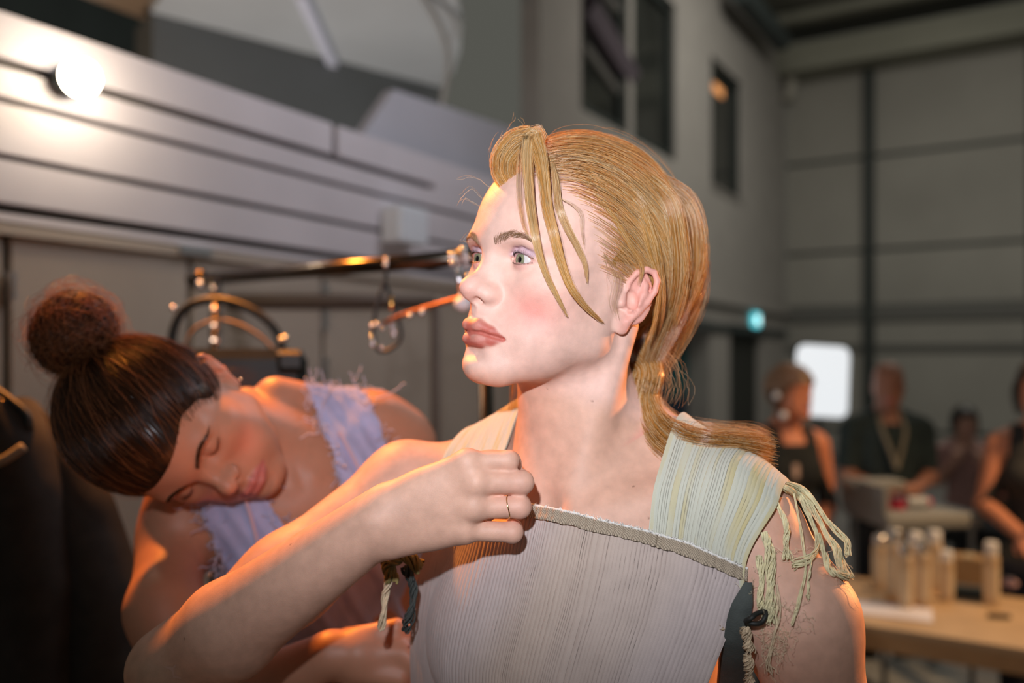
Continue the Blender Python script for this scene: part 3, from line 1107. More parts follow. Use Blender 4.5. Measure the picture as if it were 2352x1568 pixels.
def flow(n, seed, gather, lift=1.0, jit=0.10, npts=26):
    rs = np.random.RandomState(seed)
    d0 = scalp_roots(n, rs)
    g = np.asarray(gather, float)
    dg = (g - HC) / HR
    rg = np.linalg.norm(dg)
    dg = dg / rg
    spread = rs.normal(0, 0.05, (n, 3))
    dgs = dg + spread
    dgs /= np.linalg.norm(dgs, axis=1)[:, None]
    t = np.linspace(0, 1, npts)[None, :]
    # over the side of the crown, then round to the nape
    side = np.where(d0[:, 0] > -0.12, 1.0, -1.0)
    w = d0 * 0.55 + np.stack([0.62 * side * np.clip(0.35 + np.abs(d0[:, 0]), 0.4, 1), np.full(n, -0.36), -0.12 + 0.62 * np.clip(d0[:, 2], 0, 1)], 1)
    w /= np.linalg.norm(w, axis=1)[:, None]
    tt = np.repeat(t, n, 0)
    A, B = slerp(d0, w, tt), slerp(w, dgs, tt)
    D = A * (1 - tt)[..., None] + B * tt[..., None]
    D /= np.linalg.norm(D, axis=2)[..., None]
    clump = rs.normal(0, jit, (n, 1)) + 0.03 * np.sin(t * 4 + rs.uniform(0, 6, (n, 1)))
    h = hair_lift(D) * lift * sstep(0, 0.18, t) * (0.72 + 0.28 * rs.uniform(0, 1, (n, 1))) + clump * sstep(0, 0.3, t)
    tail = sstep(0.72, 1.0, t)
    h = h * (1 - 0.85 * tail) + 0.1
    P = HC + D * (HR + h[..., None])
    P = P * (1 - (tail ** 2)[..., None]) + (g + rs.normal(0, 0.42, (n, 1, 3)) * [1, 0.6, 1]) * (tail ** 2)[..., None]
    return P


def blonde(n, rs, base=(0.84, 0.47, 0.16), var=0.28):
    c = np.tile(np.array(base), (n, 1)) * rs.uniform(1 - var, 1 + var, (n, 1))
    light = rs.uniform(0, 1, (n, 1)) < 0.28
    return np.where(light, np.array([0.98, 0.78, 0.46]) * rs.uniform(0.85, 1.1, (n, 1)), c)


hair_mat = hair_material('blonde_hair', 0.3)
GATHER = (0.4, -8.9, -4.6)
rs = np.random.RandomState(77)
# scalp cap under the strands
ca, cb = 90, 60
az = np.linspace(0, 2 * math.pi, ca)[:, None]
el = np.linspace(-1.05, math.pi / 2, cb)[None, :]
d = np.stack([np.cos(el) * np.cos(az), np.cos(el) * np.sin(az), np.sin(el) + 0 * az], -1).reshape(-1, 3)
pc = HC + d * (HR + 0.05 + 0.40 * (hair_lift(d) - 0.2)[:, None] * sstep(0.0, 2.2, hairline_f(0, 0) * 0 + hairline_f((HC + d * HR)[:, 0], (HC + d * HR)[:, 2]) - (HC + d * HR)[:, 1])[:, None])
qc = grid_quads(ca, cb)
p0 = HC + d * HR
okv = (p0[:, 1] < hairline_f(p0[:, 0], p0[:, 2]) - 0.25) & (p0[:, 2] > -6.0) & ~((np.abs(p0[:, 0]) > 5.0) & (p0[:, 1] > -2.9) & (p0[:, 1] < 1.2) & (p0[:, 2] < 2.8))
qc = qc[okv[qc].all(1)]
used = np.unique(qc)
rm = np.full(len(pc), -1)
rm[used] = np.arange(len(used))
hair = put('hair', mesh_from('hair', to_world(pc[used] @ R_H.T + T_H), [rm[qc]], {'tint': np.tile((0.50, 0.26, 0.08), (len(used), 1))}), hair_mat, parent=woman)
N1 = 9000
P1 = flow(N1, 3, GATHER)
r1 = np.interp(np.linspace(0, 1, P1.shape[1]), [0, 0.12, 1], [0.4, 1.0, 0.8])[None, :] * np.random.RandomState(5).uniform(0.009, 0.017, (N1, 1))
put('swept_back_hair', strands_mesh('swept_back_hair', to_world(P1 @ R_H.T + T_H), (r1 * 0.01).astype(np.float32), 3, blonde(N1, rs)), hair_mat, parent=hair, kind='stuff')
# fly-away hairs
NF = 340
PF = flow(NF, 13, GATHER, 1.3, 0.35)
PF += (np.cumsum(rs.normal(0, 0.07, PF.shape), axis=1)) * sstep(0.1, 1, np.linspace(0, 1, PF.shape[1]))[None, :, None]
put('fly_away_hair', strands_mesh('fly_away_hair', to_world(PF @ R_H.T + T_H), np.full(PF.shape[:2], 0.0001, np.float32), 3, blonde(NF, rs, (0.75, 0.45, 0.18))), hair_mat, parent=hair, kind='stuff')


def lock(name, path, n, w0, w1, r, seed, base=(0.62, 0.36, 0.13), flat=0.35, npts=30, curl=0.0, parent=None, material=None, var=0.25, light=None):
    """A lock of n hairs along a path (cm), spread across a flat oval that narrows from w0 to w1."""
    rs = np.random.RandomState(seed)
    C = spline(path, npts)
    T = np.gradient(C, axis=0)
    T /= np.linalg.norm(T, axis=1)[:, None]
    view = C / np.linalg.norm(C, axis=1)[:, None]
    U = np.cross(T, view)
    U /= np.linalg.norm(U, axis=1)[:, None] + 1e-9
    Wn = np.cross(T, U)
    a = rs.uniform(-1, 1, n)
    b = rs.uniform(-1, 1, n) * np.sqrt(1 - a * a * 0.8)
    t = np.linspace(0, 1, npts)
    w = (np.interp(t, np.linspace(0, 1, len(w0)), w0) if np.ndim(w0) else w0 + (w1 - w0) * t)
    wob = 1 + 0.25 * np.sin(t[None] * 7 + rs.uniform(0, 6, (n, 1)))
    S = C[None] + (a[:, None] * w[None] * wob)[..., None] * U[None] + (b[:, None] * w[None] * flat)[..., None] * Wn[None]
    tw = np.linspace(0, 1, npts)[None, :, None]
    S += (rs.normal(0, 0.10, (n, 1, 3)) * np.sin(3.2 * tw + rs.uniform(0, 6, (n, 1, 3)))) * (0.6 + 8 * curl)
    if curl > 0.015:
        S += np.cumsum(rs.normal(0, curl, S.shape), axis=1)
    # uneven ends
    cut = rs.uniform(0.86, 1.0, n)
    idx = cut[:, None] * np.linspace(0, npts - 1, npts)[None]
    i0 = np.minimum(idx.astype(int), npts - 2)
    fr_ = (idx - i0)[..., None]
    S = S[np.arange(n)[:, None], i0] * (1 - fr_) + S[np.arange(n)[:, None], i0 + 1] * fr_
    R = np.linspace(1.0, 0.5, npts)[None] * rs.uniform(0.7, 1.3, (n, 1)) * r
    if light is None:
        colr = blonde(n, rs, base, var)
    else:
        colr = np.tile(np.array(base), (n, 1)) * rs.uniform(1 - var, 1 + var, (n, 1))
    return put(name, strands_mesh(name, to_world(S), (R * 0.01).astype(np.float32), 3, colr), material or hair_mat, parent=parent, kind='stuff')


def zp(z, sc, ox, oy, off, S=None):
    """Points of a tracing (zoomed picture coordinates) laid over a body with a clearance that may vary along it."""
    offs = np.broadcast_to(off, (len(z),))
    return [ray_to(S or W1, ox + a / sc, oy + b / sc, o) for (a, b), o in zip(z, offs)]


HZ = (3.267, 980, 260)
# forelock that rises from the hairline, turns over and falls across the temple
rise = [loc(W1_HEAD, p) for p in [(0.5, 8.3, 8.0), (0.3, 9.5, 9.2), (0.6, 9.8, 10.5), (1.4, 9.3, 11.8), (2.5, 8.4, 12.4)]]
fallA = zp([(800, 160), (850, 300), (880, 480), (905, 700), (955, 900), (1005, 1100), (1080, 1300), (1190, 1450), (1330, 1575)], *HZ, off=[2.4, 1.9, 1.5, 1.3, 1.2, 1.0, 0.8, 0.6, 0.4])
lock('forelock', rise + fallA, 520, [0.7, 1.0, 1.1, 0.8, 0.5, 0.36, 0.32, 0.28, 0.22, 0.08], 0, 0.014, 1, (0.80, 0.43, 0.12), parent=hair, npts=44)
fallB = zp([(770, 190), (760, 400), (775, 650), (810, 900), (850, 1080), (905, 1230), (975, 1370), (1060, 1530)], *HZ, off=[2.4, 1.7, 1.4, 1.2, 1.1, 0.9, 0.7, 0.4])
lock('forelock', rise[1:] + fallB, 300, [0.7, 0.9, 0.7, 0.45, 0.34, 0.28, 0.22, 0.16, 0.05], 0, 0.013, 2, (0.76, 0.46, 0.18), parent=hair, npts=40)
fallC = zp([(730, 230), (695, 420), (700, 680), (745, 880), (820, 990)], *HZ, off=[2.2, 1.4, 1.1, 0.8, 0.6])
lock('wispy_lock', rise[2:] + fallC, 34, [0.6, 0.5, 0.35, 0.2, 0.1], 0, 0.010, 3, (0.78, 0.50, 0.25), parent=hair)
fallD = zp([(930, 330), (965, 480), (985, 680), (1050, 850), (1130, 1000), (1190, 1140), (1205, 1280)], *HZ, off=[0.3, 0.9, 0.9, 0.7, 0.5, 0.4, 0.3])
lock('temple_lock', fallD, 130, [0.1, 0.3, 0.28, 0.2, 0.06], 0, 0.012, 4, (0.74, 0.45, 0.20), parent=hair)
fallE = zp([(1010, 640), (1100, 690), (1160, 760), (1170, 900), (1190, 1020)], *HZ, off=[0.4, 0.5, 0.5, 0.4, 0.3])
lock('temple_lock', fallE, 14, [0.05, 0.25, 0.06], 0, 0.007, 5, (0.74, 0.45, 0.22), parent=hair)
side = zp([(1330, 1060), (1400, 1180), (1420, 1290), (1400, 1420), (1440, 1560)], *HZ, off=[0.6, 0.6, 0.5, 0.4, 0.3])
lock('temple_lock', side, 26, [0.1, 0.7, 0.5, 0.15], 0, 0.006, 6, (0.62, 0.40, 0.18), parent=hair)
# loose locks that sweep from the side of the crown behind the ear to the nape
for k, (pts, nn, wd) in enumerate([([(3.6, 2.6, 11.6), (6.6, 0.6, 9.0), (7.8, -1.2, 5.5), (7.9, -2.6, 2.8), (7.3, -4.4, -0.5), (4.5, -7.6, -3.8)], 240, 0.7),
                                   ([(2.8, 0.0, 12.6), (7.2, -3.0, 9.6), (8.2, -4.6, 5.5), (7.6, -6.2, 1.5), (5.2, -8.0, -2.2), (1.5, -9.0, -4.4)], 320, 1.0),
                                   ([(1.6, -2.5, 12.8), (6.0, -7.2, 9.8), (7.0, -8.8, 5.0), (5.8, -9.6, 0.6), (2.5, -9.8, -3.6)], 320, 1.1),
                                   ([(0.4, -5.0, 12.4), (3.8, -10.2, 8.6), (4.6, -11.4, 4.0), (3.6, -11.2, -0.5), (1.0, -9.8, -4.0)], 300, 1.1),
                                   ([(5.4, 5.0, 9.4), (7.0, 3.2, 7.0), (7.9, 0.8, 4.2), (8.15, -0.6, 2.6), (7.95, -0.7, 0.9)], 44, 0.22),
                                   ([(6.0, 1.5, 9.8), (7.7, -0.2, 6.5), (8.2, -1.5, 3.8), (8.5, -2.7, 1.5), (8.0, -3.4, -1.6), (7.0, -3.6, -4.2)], 50, 0.25)]):
    lock('side_lock', [loc(W1_HEAD, p) for p in pts], nn, [wd * 0.2, wd, wd, wd * 0.8, wd * 0.3], 0, 0.013, 20 + k, (0.70, 0.37, 0.10), parent=hair, curl=0.010)
# low ponytail
PZ = (3.136, 1400, 700)
g0 = loc(W1_HEAD, GATHER)
tie = cmpx(1487, 850, 80)
tail = [g0, tie, cmpx(1478, 915, 79), cmpx(1495, 975, 77.5), cmpx(1545, 1022, 76), cmpx(1625, 1040, 74.5), cmpx(1700, 1042, 74.5), cmpx(1775, 1058, 75)]
lock('ponytail', tail, 2200, [1.6, 1.15, 1.1, 1.5, 1.9, 1.7, 1.5, 1.7], 0, 0.016, 40, (0.68, 0.32, 0.07), 0.7, 40, 0.02, parent=hair)
tail2 = [tie, cmpx(1500, 930, 80), cmpx(1560, 985, 79), cmpx(1640, 1000, 78), cmpx(1720, 1010, 78), cmpx(1765, 1035, 78)]
lock('ponytail', tail2, 380, [0.8, 1.0, 1.2, 1.2, 1.5], 0, 0.012, 41, (0.72, 0.42, 0.16), 0.7, 36, 0.03, parent=hair)
tail3 = [tie, cmpx(1466, 930, 78.5), cmpx(1490, 1000, 77), cmpx(1550, 1052, 75), cmpx(1630, 1062, 74), cmpx(1700, 1060, 74)]
lock('ponytail', tail3, 700, [0.8, 0.9, 1.2, 1.3, 1.0, 0.9], 0, 0.015, 44, (0.66, 0.32, 0.08), 0.7, 36, 0.0, parent=hair)
for k, (pp3, nn, wd) in enumerate([([(1600, 560, 84), (1592, 650, 84), (1565, 730, 83), (1520, 800, 82), (1490, 865, 81)], 300, 0.9), ([(1560, 600, 81), (1560, 690, 80), (1530, 770, 80), (1495, 850, 80)], 300, 0.9),
                                   ([(1530, 640, 79), (1528, 710, 79), (1505, 780, 79.5), (1480, 860, 80)], 260, 0.7), ([(1612, 600, 84), (1606, 680, 84), (1570, 770, 83), (1530, 840, 82), (1500, 900, 81)], 60, 0.7)]):
    lock('nape_lock', [cmpx(*p) for p in pp3], nn, [wd, wd * 1.2, wd, wd * 0.6], 0, 0.014, 80 + k, (0.58, 0.28, 0.08), 0.7, 26, 0.02, parent=hair)
lock('nape_wisp', [tie + (0.8, 0, 2), cmpx(1530, 830, 80), cmpx(1545, 880, 80), cmpx(1530, 930, 80)], 45, [0.6, 1.3, 1.6], 0, 0.012, 42, (0.66, 0.38, 0.15), 0.7, 24, 0.07, parent=hair)
lock('nape_wisp', [cmpx(1183, 880, 84), cmpx(1178, 930, 84), cmpx(1182, 985, 84)], 26, [0.5, 0.4, 0.2], 0, 0.016, 43, (0.5, 0.28, 0.1), parent=hair)
# baby hairs on the forehead
fz = [[(480, 560), (360, 480), (230, 485)], [(420, 640), (330, 560), (250, 640)], [(400, 700), (280, 640), (235, 690)], [(500, 420), (470, 300), (540, 140)], [(560, 330), (480, 280), (500, 180)], [(600, 140), (640, 70), (660, 10)], [(720, 90), (730, 50), (700, 20)], [(330, 960), (255, 960), (310, 880)]]
S_ = np.array([spline([cmpx(980 + a / 3.267, 260 + b / 3.267, 74) for a, b in z], 14) for z in fz for _ in range(2)])
S_ += np.cumsum(np.random.RandomState(3).normal(0, 0.04, S_.shape), axis=1)
put('baby_hair', strands_mesh('baby_hair', to_world(S_), np.full(S_.shape[:2], 0.00009, np.float32), 3, blonde(len(S_), rs)), hair_mat, parent=hair, kind='stuff')

# eyebrows
rs = np.random.RandomState(8)
for sgn in (1, -1):
    path = np.array([(1.15, 0, 3.05), (1.9, 0, 3.45), (2.8, 0, 3.75), (3.7, 0, 3.75), (4.6, 0, 3.45)])
    n = 420
    S_, R_ = [], []
    pts = spline(path, 100)
    for k in range(n):
        t = rs.uniform(0, 1)
        c = pts[int(t * 99)]
        wdt = np.interp(t, [0, 0.15, 0.6, 1], [0.2, 0.33, 0.26, 0.08])
        o = np.array([c[0] * sgn, 8.6, c[2] + rs.uniform(-1, 1) * wdt])
        ang = np.interp(t, [0, 0.3, 1], [1.2, 0.65, -0.15]) + rs.normal(0, 0.15)
        ln = rs.uniform(0.35, 0.6)
        dv = np.array([sgn * math.cos(ang), 0, math.sin(ang)]) * ln
        q = o + dv * np.linspace(0, 1, 5)[:, None]
        S_.append(q)
    S_ = np.array(S_)
    W = (S_.reshape(-1, 3)) @ R_H.T + T_H
    fwd = R_H[:, 1]
    d = np.full(len(W), 3.0)
    off = np.tile(np.array([0.0, 0.03, 0.05, 0.06, 0.07]), n)
    for _ in range(24):
        v = W1.at(W + fwd * d[:, None])
        d = d - (v - off) * 0.9
    W = W + fwd * d[:, None]
    put('eyebrow', strands_mesh('eyebrow', to_world(W.reshape(n, 5, 3)), np.tile(np.linspace(0.00009, 0.00004, 5), (n, 1)).astype(np.float32), 3,
        np.tile((0.40, 0.24, 0.13), (n, 1)) * rs.uniform(0.7, 1.5, (n, 1))), hair_mat, parent=woman)
# ------------------------------------------------------------------ yarn fringe, ties and ribbon of the top
yarn_m = mat('yellow_yarn', (0.80, 0.73, 0.46), rough=0.9, spec=0.15, noise=(200, 0.15), bump=(1200, 0.4))
yarn2_m = mat('cream_yarn', (0.72, 0.58, 0.40), rough=0.9, spec=0.15, noise=(200, 0.15))
FZ = (2.97, 1450, 1040)


def yarn(name, path, r, n, spread, seed, parent, m, wob=0.03, npts=34):
    """A hank of n twisted threads along a path."""
    rs = np.random.RandomState(seed)
    C = spline(path, npts)
    T = np.gradient(C, axis=0)
    T /= np.linalg.norm(T, axis=1)[:, None]
    U = np.cross(T, C / np.linalg.norm(C, axis=1)[:, None])
    U /= np.linalg.norm(U, axis=1)[:, None]
    Wn = np.cross(T, U)
    t = np.linspace(0, 1, npts)
    ph = rs.uniform(0, 6.28, n)[:, None] + t[None] * rs.uniform(5, 14, (n, 1))
    rad = spread * rs.uniform(0.4, 1, (n, 1)) * (0.8 + 0.5 * np.abs(np.sin(t * 5 + seed)))[None]
    S = C[None] + (np.cos(ph) * rad)[..., None] * U + (np.sin(ph) * rad)[..., None] * Wn
    S += np.cumsum(rs.normal(0, wob, S.shape), axis=1) * sstep(0.5, 1.0, t)[None, :, None]
    return put(name, strands_mesh(name, to_world(S), np.full((n, npts), r * 0.01, np.float32), 4), m, parent=parent)


fr = [([(985, 230), (1060, 245), (1140, 290), (1210, 350), (1275, 450), (1340, 570), (1395, 650), (1430, 760), (1470, 850)], 26, 0.22),
      ([(1030, 205), (1150, 235), (1250, 330), (1330, 450), (1410, 540), (1470, 600), (1480, 690)], 18, 0.16),
      ([(985, 330), (1030, 420), (1060, 520), (1055, 620), (1060, 720)], 16, 0.16),
      ([(1110, 280), (1150, 470), (1172, 640), (1190, 760), (1172, 900), (1130, 1050), (1090, 1180)], 5, 0.07),
      ([(1150, 300), (1210, 420), (1265, 560), (1262, 660), (1200, 730), (1110, 765)], 12, 0.14),
      ([(1275, 560), (1320, 690), (1355, 790), (1420, 840), (1490, 850)], 16, 0.18),
      ([(905, 540), (945, 680), (950, 850), (950, 1000), (955, 1160)], 22, 0.28),
      ([(870, 700), (890, 850), (880, 1000), (890, 1060)], 10, 0.18),
      ([(1235, 700), (1212, 850), (1200, 990)], 4, 0.06),
      ([(990, 900), (1010, 1050), (985, 1200), (940, 1420), (960, 1490)], 6, 0.12)]
for k, (z, n, sp) in enumerate(fr):
    yarn('yarn_fringe', zp(z, *FZ, off=0.45), 0.05 if n > 8 else 0.035, int(n * 1.5), sp * 1.25, 60 + k, top, yarn_m if k != 9 else yarn2_m, wob=0.02)
# frizzy loose ends
rs = np.random.RandomState(90)
S_ = []
for (cx_, cy_, n, sp) in [(990, 1250, 40, 45), (1420, 800, 18, 35), (1110, 1080, 16, 40), (1050, 690, 12, 30), (1440, 620, 14, 30), (950, 1320, 26, 45), (850, 930, 12, 25)]:
    for k in range(n):
        a = rs.normal(0, 1, 2) * sp
        p0 = ray_to(W1, FZ[1] + (cx_ + a[0]) / FZ[0], FZ[2] + (cy_ + a[1]) / FZ[0], 0.4, n=300)
        if W1.at(p0[None])[0] > 0.8:
            continue
        q = p0 + np.cumsum(rs.normal(0, 0.10, (12, 3)) + rs.normal(0, 0.06, 3) + [0, 0, -0.03], axis=0)
        S_.append(spline(q, 26))
S_ = np.array(S_)
S_ = push_out(W1, S_.reshape(-1, 3), 0.15, 1).reshape(S_.shape)
put('frayed_yarn', strands_mesh('frayed_yarn', to_world(S_), np.full(S_.shape[:2], 0.00012, np.float32), 3), mat('frayed_pale_yarn', (0.85, 0.72, 0.50), rough=0.9), parent=top, kind='stuff')
# dark ribbon threaded down the open side, with its knot
ribbon_m = mat('charcoal_ribbon', (0.055, 0.065, 0.06), rough=0.8, noise=(80, 0.2), bump=(900, 0.3))
rb = zp([(800, 880), (765, 1000), (735, 1120), (720, 1280), (705, 1420), (700, 1580), (700, 1800)], *FZ, off=0.9)
C = spline(rb, 40)
side_v = np.array([0.8, -0.2, 0.0])
wdt = np.interp(np.linspace(0, 1, 40), [0, 0.2, 0.6, 1], [0.3, 0.9, 1.3, 1.6])[:, None]
A_, B_ = C - side_v * wdt, C + side_v * wdt
mid_ = C + np.array([-0.1, -0.35, 0]) * wdt
Vr = np.stack([A_, mid_, B_], 1).reshape(-1, 3)
Vr, Qr = thick(Vr, grid_quads(40, 3), None, 0.12)
rib = put('side_ribbon', mesh_from('side_ribbon', to_world(Vr), [Qr]), ribbon_m, parent=top)
kc = ray_to(W1, FZ[1] + 855 / 2.97, FZ[2] + 1125 / 2.97, 1.2)
th = np.linspace(0, 2 * math.pi, 26)
V_, F_ = tube_arrays(np.stack([kc[0] + 0.75 * np.cos(th) + 0.1 * np.sin(3 * th), kc[1] + 0.25 * np.sin(2 * th), kc[2] + 0.36 * np.sin(th) + 0.25 * np.cos(th) + 0.08 * np.cos(2 * th)], 1), 0.2, 8)
put('ribbon_loop', mesh_from('ribbon_loop', to_world(V_), [F_]), mat('black_cord', (0.01, 0.012, 0.01), rough=0.6), parent=rib)
# pale tassels hanging from the side seam
for k, z in enumerate([[(775, 1190), (790, 1280), (810, 1350)], [(640, 1180), (590, 1260), (520, 1340), (470, 1380)], [(790, 1380), (800, 1450), (800, 1580)]]):
    yarn('side_tassel', zp(z, *FZ, off=1.3), 0.03, 40, 0.35, 120 + k, top, yarn2_m, 0.02, 20)
# knotted tie under the hand on the other side
GZ = (3.36, 600, 960)
tie_m = mat('olive_tie', (0.22, 0.18, 0.06), rough=0.85, noise=(150, 0.2), bump=(900, 0.4))
kn = cmpx(908, 1283, 78)
tie_k = yarn('side_tie', [kn + (2.4, -0.5, -0.6), kn + (0.8, -0.9, 0.5), kn + (-0.5, -0.6, -0.2), kn + (-0.3, -0.4, -2.0)], 0.16, 14, 0.6, 140, top, tie_m, 0.02)
yarn('tie_tail', [kn + (-0.2, -0.3, -0.6), kn + (-0.9, 0, -3.2), kn + (-1.3, 0.2, -6.5)], 0.10, 10, 0.28, 141, tie_k, yarn2_m, 0.02)
yarn('tie_tail', [kn + (0.8, 0.3, -0.8), kn + (1.6, 0.4, -2.6), kn + (1.4, 0.4, -5.0), kn + (1.0, 0.5, -7.0)], 0.10, 10, 0.35, 142, tie_k, ribbon_m, 0.02)

# thin ring on the model's finger
D_ = 69.2
a_, b_ = cmpx(1088, 1165, D_ - 0.2), cmpx(1193, 1164, D_ + 0.1)
ax_ = (b_ - a_) / np.linalg.norm(b_ - a_)
c_ = a_ + (b_ - a_) * 0.74
u_ = np.cross(ax_, [0, 0, 1.0])
u_ /= np.linalg.norm(u_)
v_ = np.cross(ax_, u_)
th = np.linspace(0, 2 * math.pi, 49)
rr_ = 0.935
pts_ = c_ + rr_ * (np.cos(th)[:, None] * u_ + np.sin(th)[:, None] * v_) + ax_ * (0.12 * np.sin(2 * th))[:, None]
V_, F_ = tube_arrays(pts_, 0.055, 8)
ring_m = mat('gold_ring', (0.75, 0.55, 0.28), rough=0.2, metal=1.0)
rg = put('finger_ring', mesh_from('finger_ring', to_world(V_), [F_]), ring_m, label='thin gold ring on the ring finger of the hand at the collarbone', cat='ring')
for k in range(5):
    ang = math.pi + (k - 2) * 0.22
    cc = c_ + (rr_ + 0.05) * (math.cos(ang) * u_ + math.sin(ang) * v_) + ax_ * 0.12 * math.sin(2 * ang)
    MB().lathe([(0.0008 * math.sin(t), -0.0008 * math.cos(t)) for t in np.linspace(0.05, 3.09, 7)], to_world(cc), 10).build('bead', ring_m, rg, smooth=True)
# ------------------------------------------------------------------ the second woman, bending forward beside the model


def torso(S, fr, k0=1.0, bust=True, wide=1.0):
    kw = dict(fr=fr)
    S.ell((0, -0.5, -17), (13.0 * wide, 9.3, 18), k0, **kw)
    S.cone((-13.0 * wide, -1.0, -4.4), (13.0 * wide, -1.0, -4.4), 4.2, 4.2, 5.0, **kw)
    S.ell((0, 1.5, -8.5), (11.5, 6.2, 5.5), 4.0, **kw)
    S.cone((2.0, -3.5, 4.0), (13.0 * wide, -2.0, -2.0), 3.2, 2.4, 4.0, sym=True, **kw)
    if bust:
        S.ell((7.0, 6.4, -17.0), (5.4, 4.2, 5.6), 4.0, sym=True, **kw)
    S.ell((0, -0.5, -36), (11.3 * wide, 8.3, 18), 4.0, **kw)
    S.ell((0, -1.5, -52), (15.5, 10.5, 13), 5.0, **kw)
    S.cone((1.6, 6.1, -4.6), (14.0, 1.2, -1.7), 0.75, 0.9, 2.0, sym=True, **kw)


def hand(S, wrist, fwd, palm, size=1.0, curl=0.6, thumb=1):
    """Five fingers on a palm. fwd: direction of the fingers, palm: direction the palm faces."""
    f = np.asarray(fwd, float)
    f /= np.linalg.norm(f)
    p = np.asarray(palm, float)
    p = p - f * (p @ f)
    p /= np.linalg.norm(p)
    s = np.cross(f, p) * thumb
    w = np.asarray(wrist, float)
    S.cone(w, w + f * 3.0 * size, 2.3 * size, 2.4 * size, 1.2)
    S.ell(w + f * 5.0 * size, (3.2 * size,) * 3, 1.0) if False else S.chain([w + f * 3.0 * size + s * 1.8 * size, w + f * 8.0 * size + s * 2.6 * size], [1.4 * size, 1.2 * size], 1.2)
    S.chain([w + f * 3.0 * size - s * 1.6 * size, w + f * 7.4 * size - s * 2.8 * size], [1.4 * size, 1.1 * size], 1.2)
    S.chain([w + f * 3.0 * size, w + f * 8.2 * size], [1.7 * size, 1.5 * size], 1.2)
    for i, (off, ln) in enumerate([(2.7, 0.94), (0.95, 1.0), (-0.8, 0.95), (-2.5, 0.78)]):
        F = Shape()
        b = w + f * (8.0 - 0.25 * abs(off - 0.9)) * size + s * off * size
        d = f
        r = 0.92 * size * (0.9 + 0.1 * ln)
        pts = [b]
        for j, seg in enumerate((4.2, 2.6, 2.2)):
            a = curl * (0.6 + 0.5 * j) + 0.08 * i
            d = f * math.cos(a) + p * math.sin(a)
            b = b + d * seg * ln * size
            pts.append(b)
        F.chain(pts, [r, r * 0.92, r * 0.85, r * 0.72], 0.3)
        S.merge(F, 0.3)
    F = Shape()
    b = w + f * 2.0 * size + s * 1.9 * size + p * 0.8 * size
    F.chain([b, b + (f * 2.6 + s * 2.2 + p * 1.2) * size, b + (f * 5.2 + s * 2.8 + p * 2.2) * size, b + (f * 7.2 + s * 2.4 + p * 2.9) * size], [1.5 * size, 1.25 * size, 1.0 * size, 0.75 * size], 0.6)
    S.merge(F, 0.6)


W2_HEAD = (np.array([[0.5426, 0.5627, -0.6237], [-0.209, -0.6287, -0.749], [0.8136, -0.5368, 0.2236]]), np.array([-39.3, 102.16, -8.29]))
_L = np.array([0.846, 0.406, 0.348])
_L /= np.linalg.norm(_L)
_U = np.array([-0.25, -0.28, 0.93])
_U = _U - _L * (_U @ _L)
_U /= np.linalg.norm(_U)
_F = np.cross(_L, _U)
W2_BODY = (np.stack([_L, _F, _U], 1), np.array([-31.4, 112.5, -10.6]))
T2 = Shape()
torso(T2, W2_BODY)
b2 = W2_BODY
T2.cone(loc(b2, (14.5, -0.8, -5.0)), loc(b2, (16.5, -0.8, -9.0)), 4.3, 4.2, 3.0)
T2.cone(loc(b2, (-14.5, -0.8, -5.0)), loc(b2, (-16.5, -0.8, -9.0)), 4.3, 4.2, 3.0)
W2 = Shape()
W2.items = list(T2.items)
W2.cone(loc(b2, (0, -0.5, -3)), loc(W2_HEAD, (0, -1.2, -4.5)), 5.6, 5.0, 3.0)
h2 = Shape()
add_head(h2, W2_HEAD, closed=True)
W2.merge(h2, 1.6)
# her left arm goes down behind the model, her right arm comes forward to the seam
W2.chain([loc(b2, (16.4, -0.8, -7.5)), cmpx(905, 1330, 122), cmpx(790, 1560, 112)], [4.3, 3.9, 3.4], 2.5)
W2.chain([cmpx(790, 1560, 112), cmpx(804, 1492, 93)], [3.4, 2.3], 1.5)
sh_r = loc(b2, (-16.4, -0.8, -7.5))
el_r, wr_r = cmpx(440, 1660, 92), cmpx(760, 1502, 88)
W2.chain([sh_r, cmpx(378, 1400, 99), el_r], [4.2, 4.0, 3.6], 2.5)
W2.chain([el_r, el_r * 0.65 + wr_r * 0.35, wr_r], [3.6, 3.7, 2.4], 1.5)
HA = Shape()
hand(HA, wr_r, (0.95, -0.02, 0.02), (0.05, 0.9, -0.35), 0.92, 0.75, -1)
W2.merge(HA, 1.0)
HB = Shape()
hand(HB, cmpx(804, 1492, 93), (0.9, -0.35, 0.2), (0.2, -0.4, -0.9), 0.9, 0.5, 1)
W2.merge(HB, 1.0)
W2L = Shape()
W2L.items = list(T2.items)
for s_ in (1, -1):
    hip = loc(b2, (s_ * 8.5, -2, -56))
    kne = np.array([hip[0] + 2, hip[1] + 2, -112.0])
    ank = np.array([hip[0] + 2, hip[1] + 7, -154.0])
    for sh_ in (W2, W2L):
        sh_.chain([hip, kne, ank], [8.5, 5.6, 3.4], 4.0)
        sh_.chain([ank + (0, 1, -4), ank + (2, -13, -5.6)], [3.2, 2.3], 2.0)
V, Q = W2.polygonize((-64, 74, -46), (6, 132, 14), 0.24)
V = relax(V, Q, 1, 0.5)
Vl, Ql = W2.polygonize((-80, 60, -163), (20, 160, -45), 1.1)
base2 = (0.46, 0.225, 0.14)
tint = head_paint(V, W2_HEAD, base2, lip=(0.48, 0.16, 0.14), blush=(0.70, 0.27, 0.17))
skin2 = mat('second_woman_skin', base2, rough=0.5, sss=0.1, attr='tint', noise=(30, 0.06), bump=(700, 0.05))
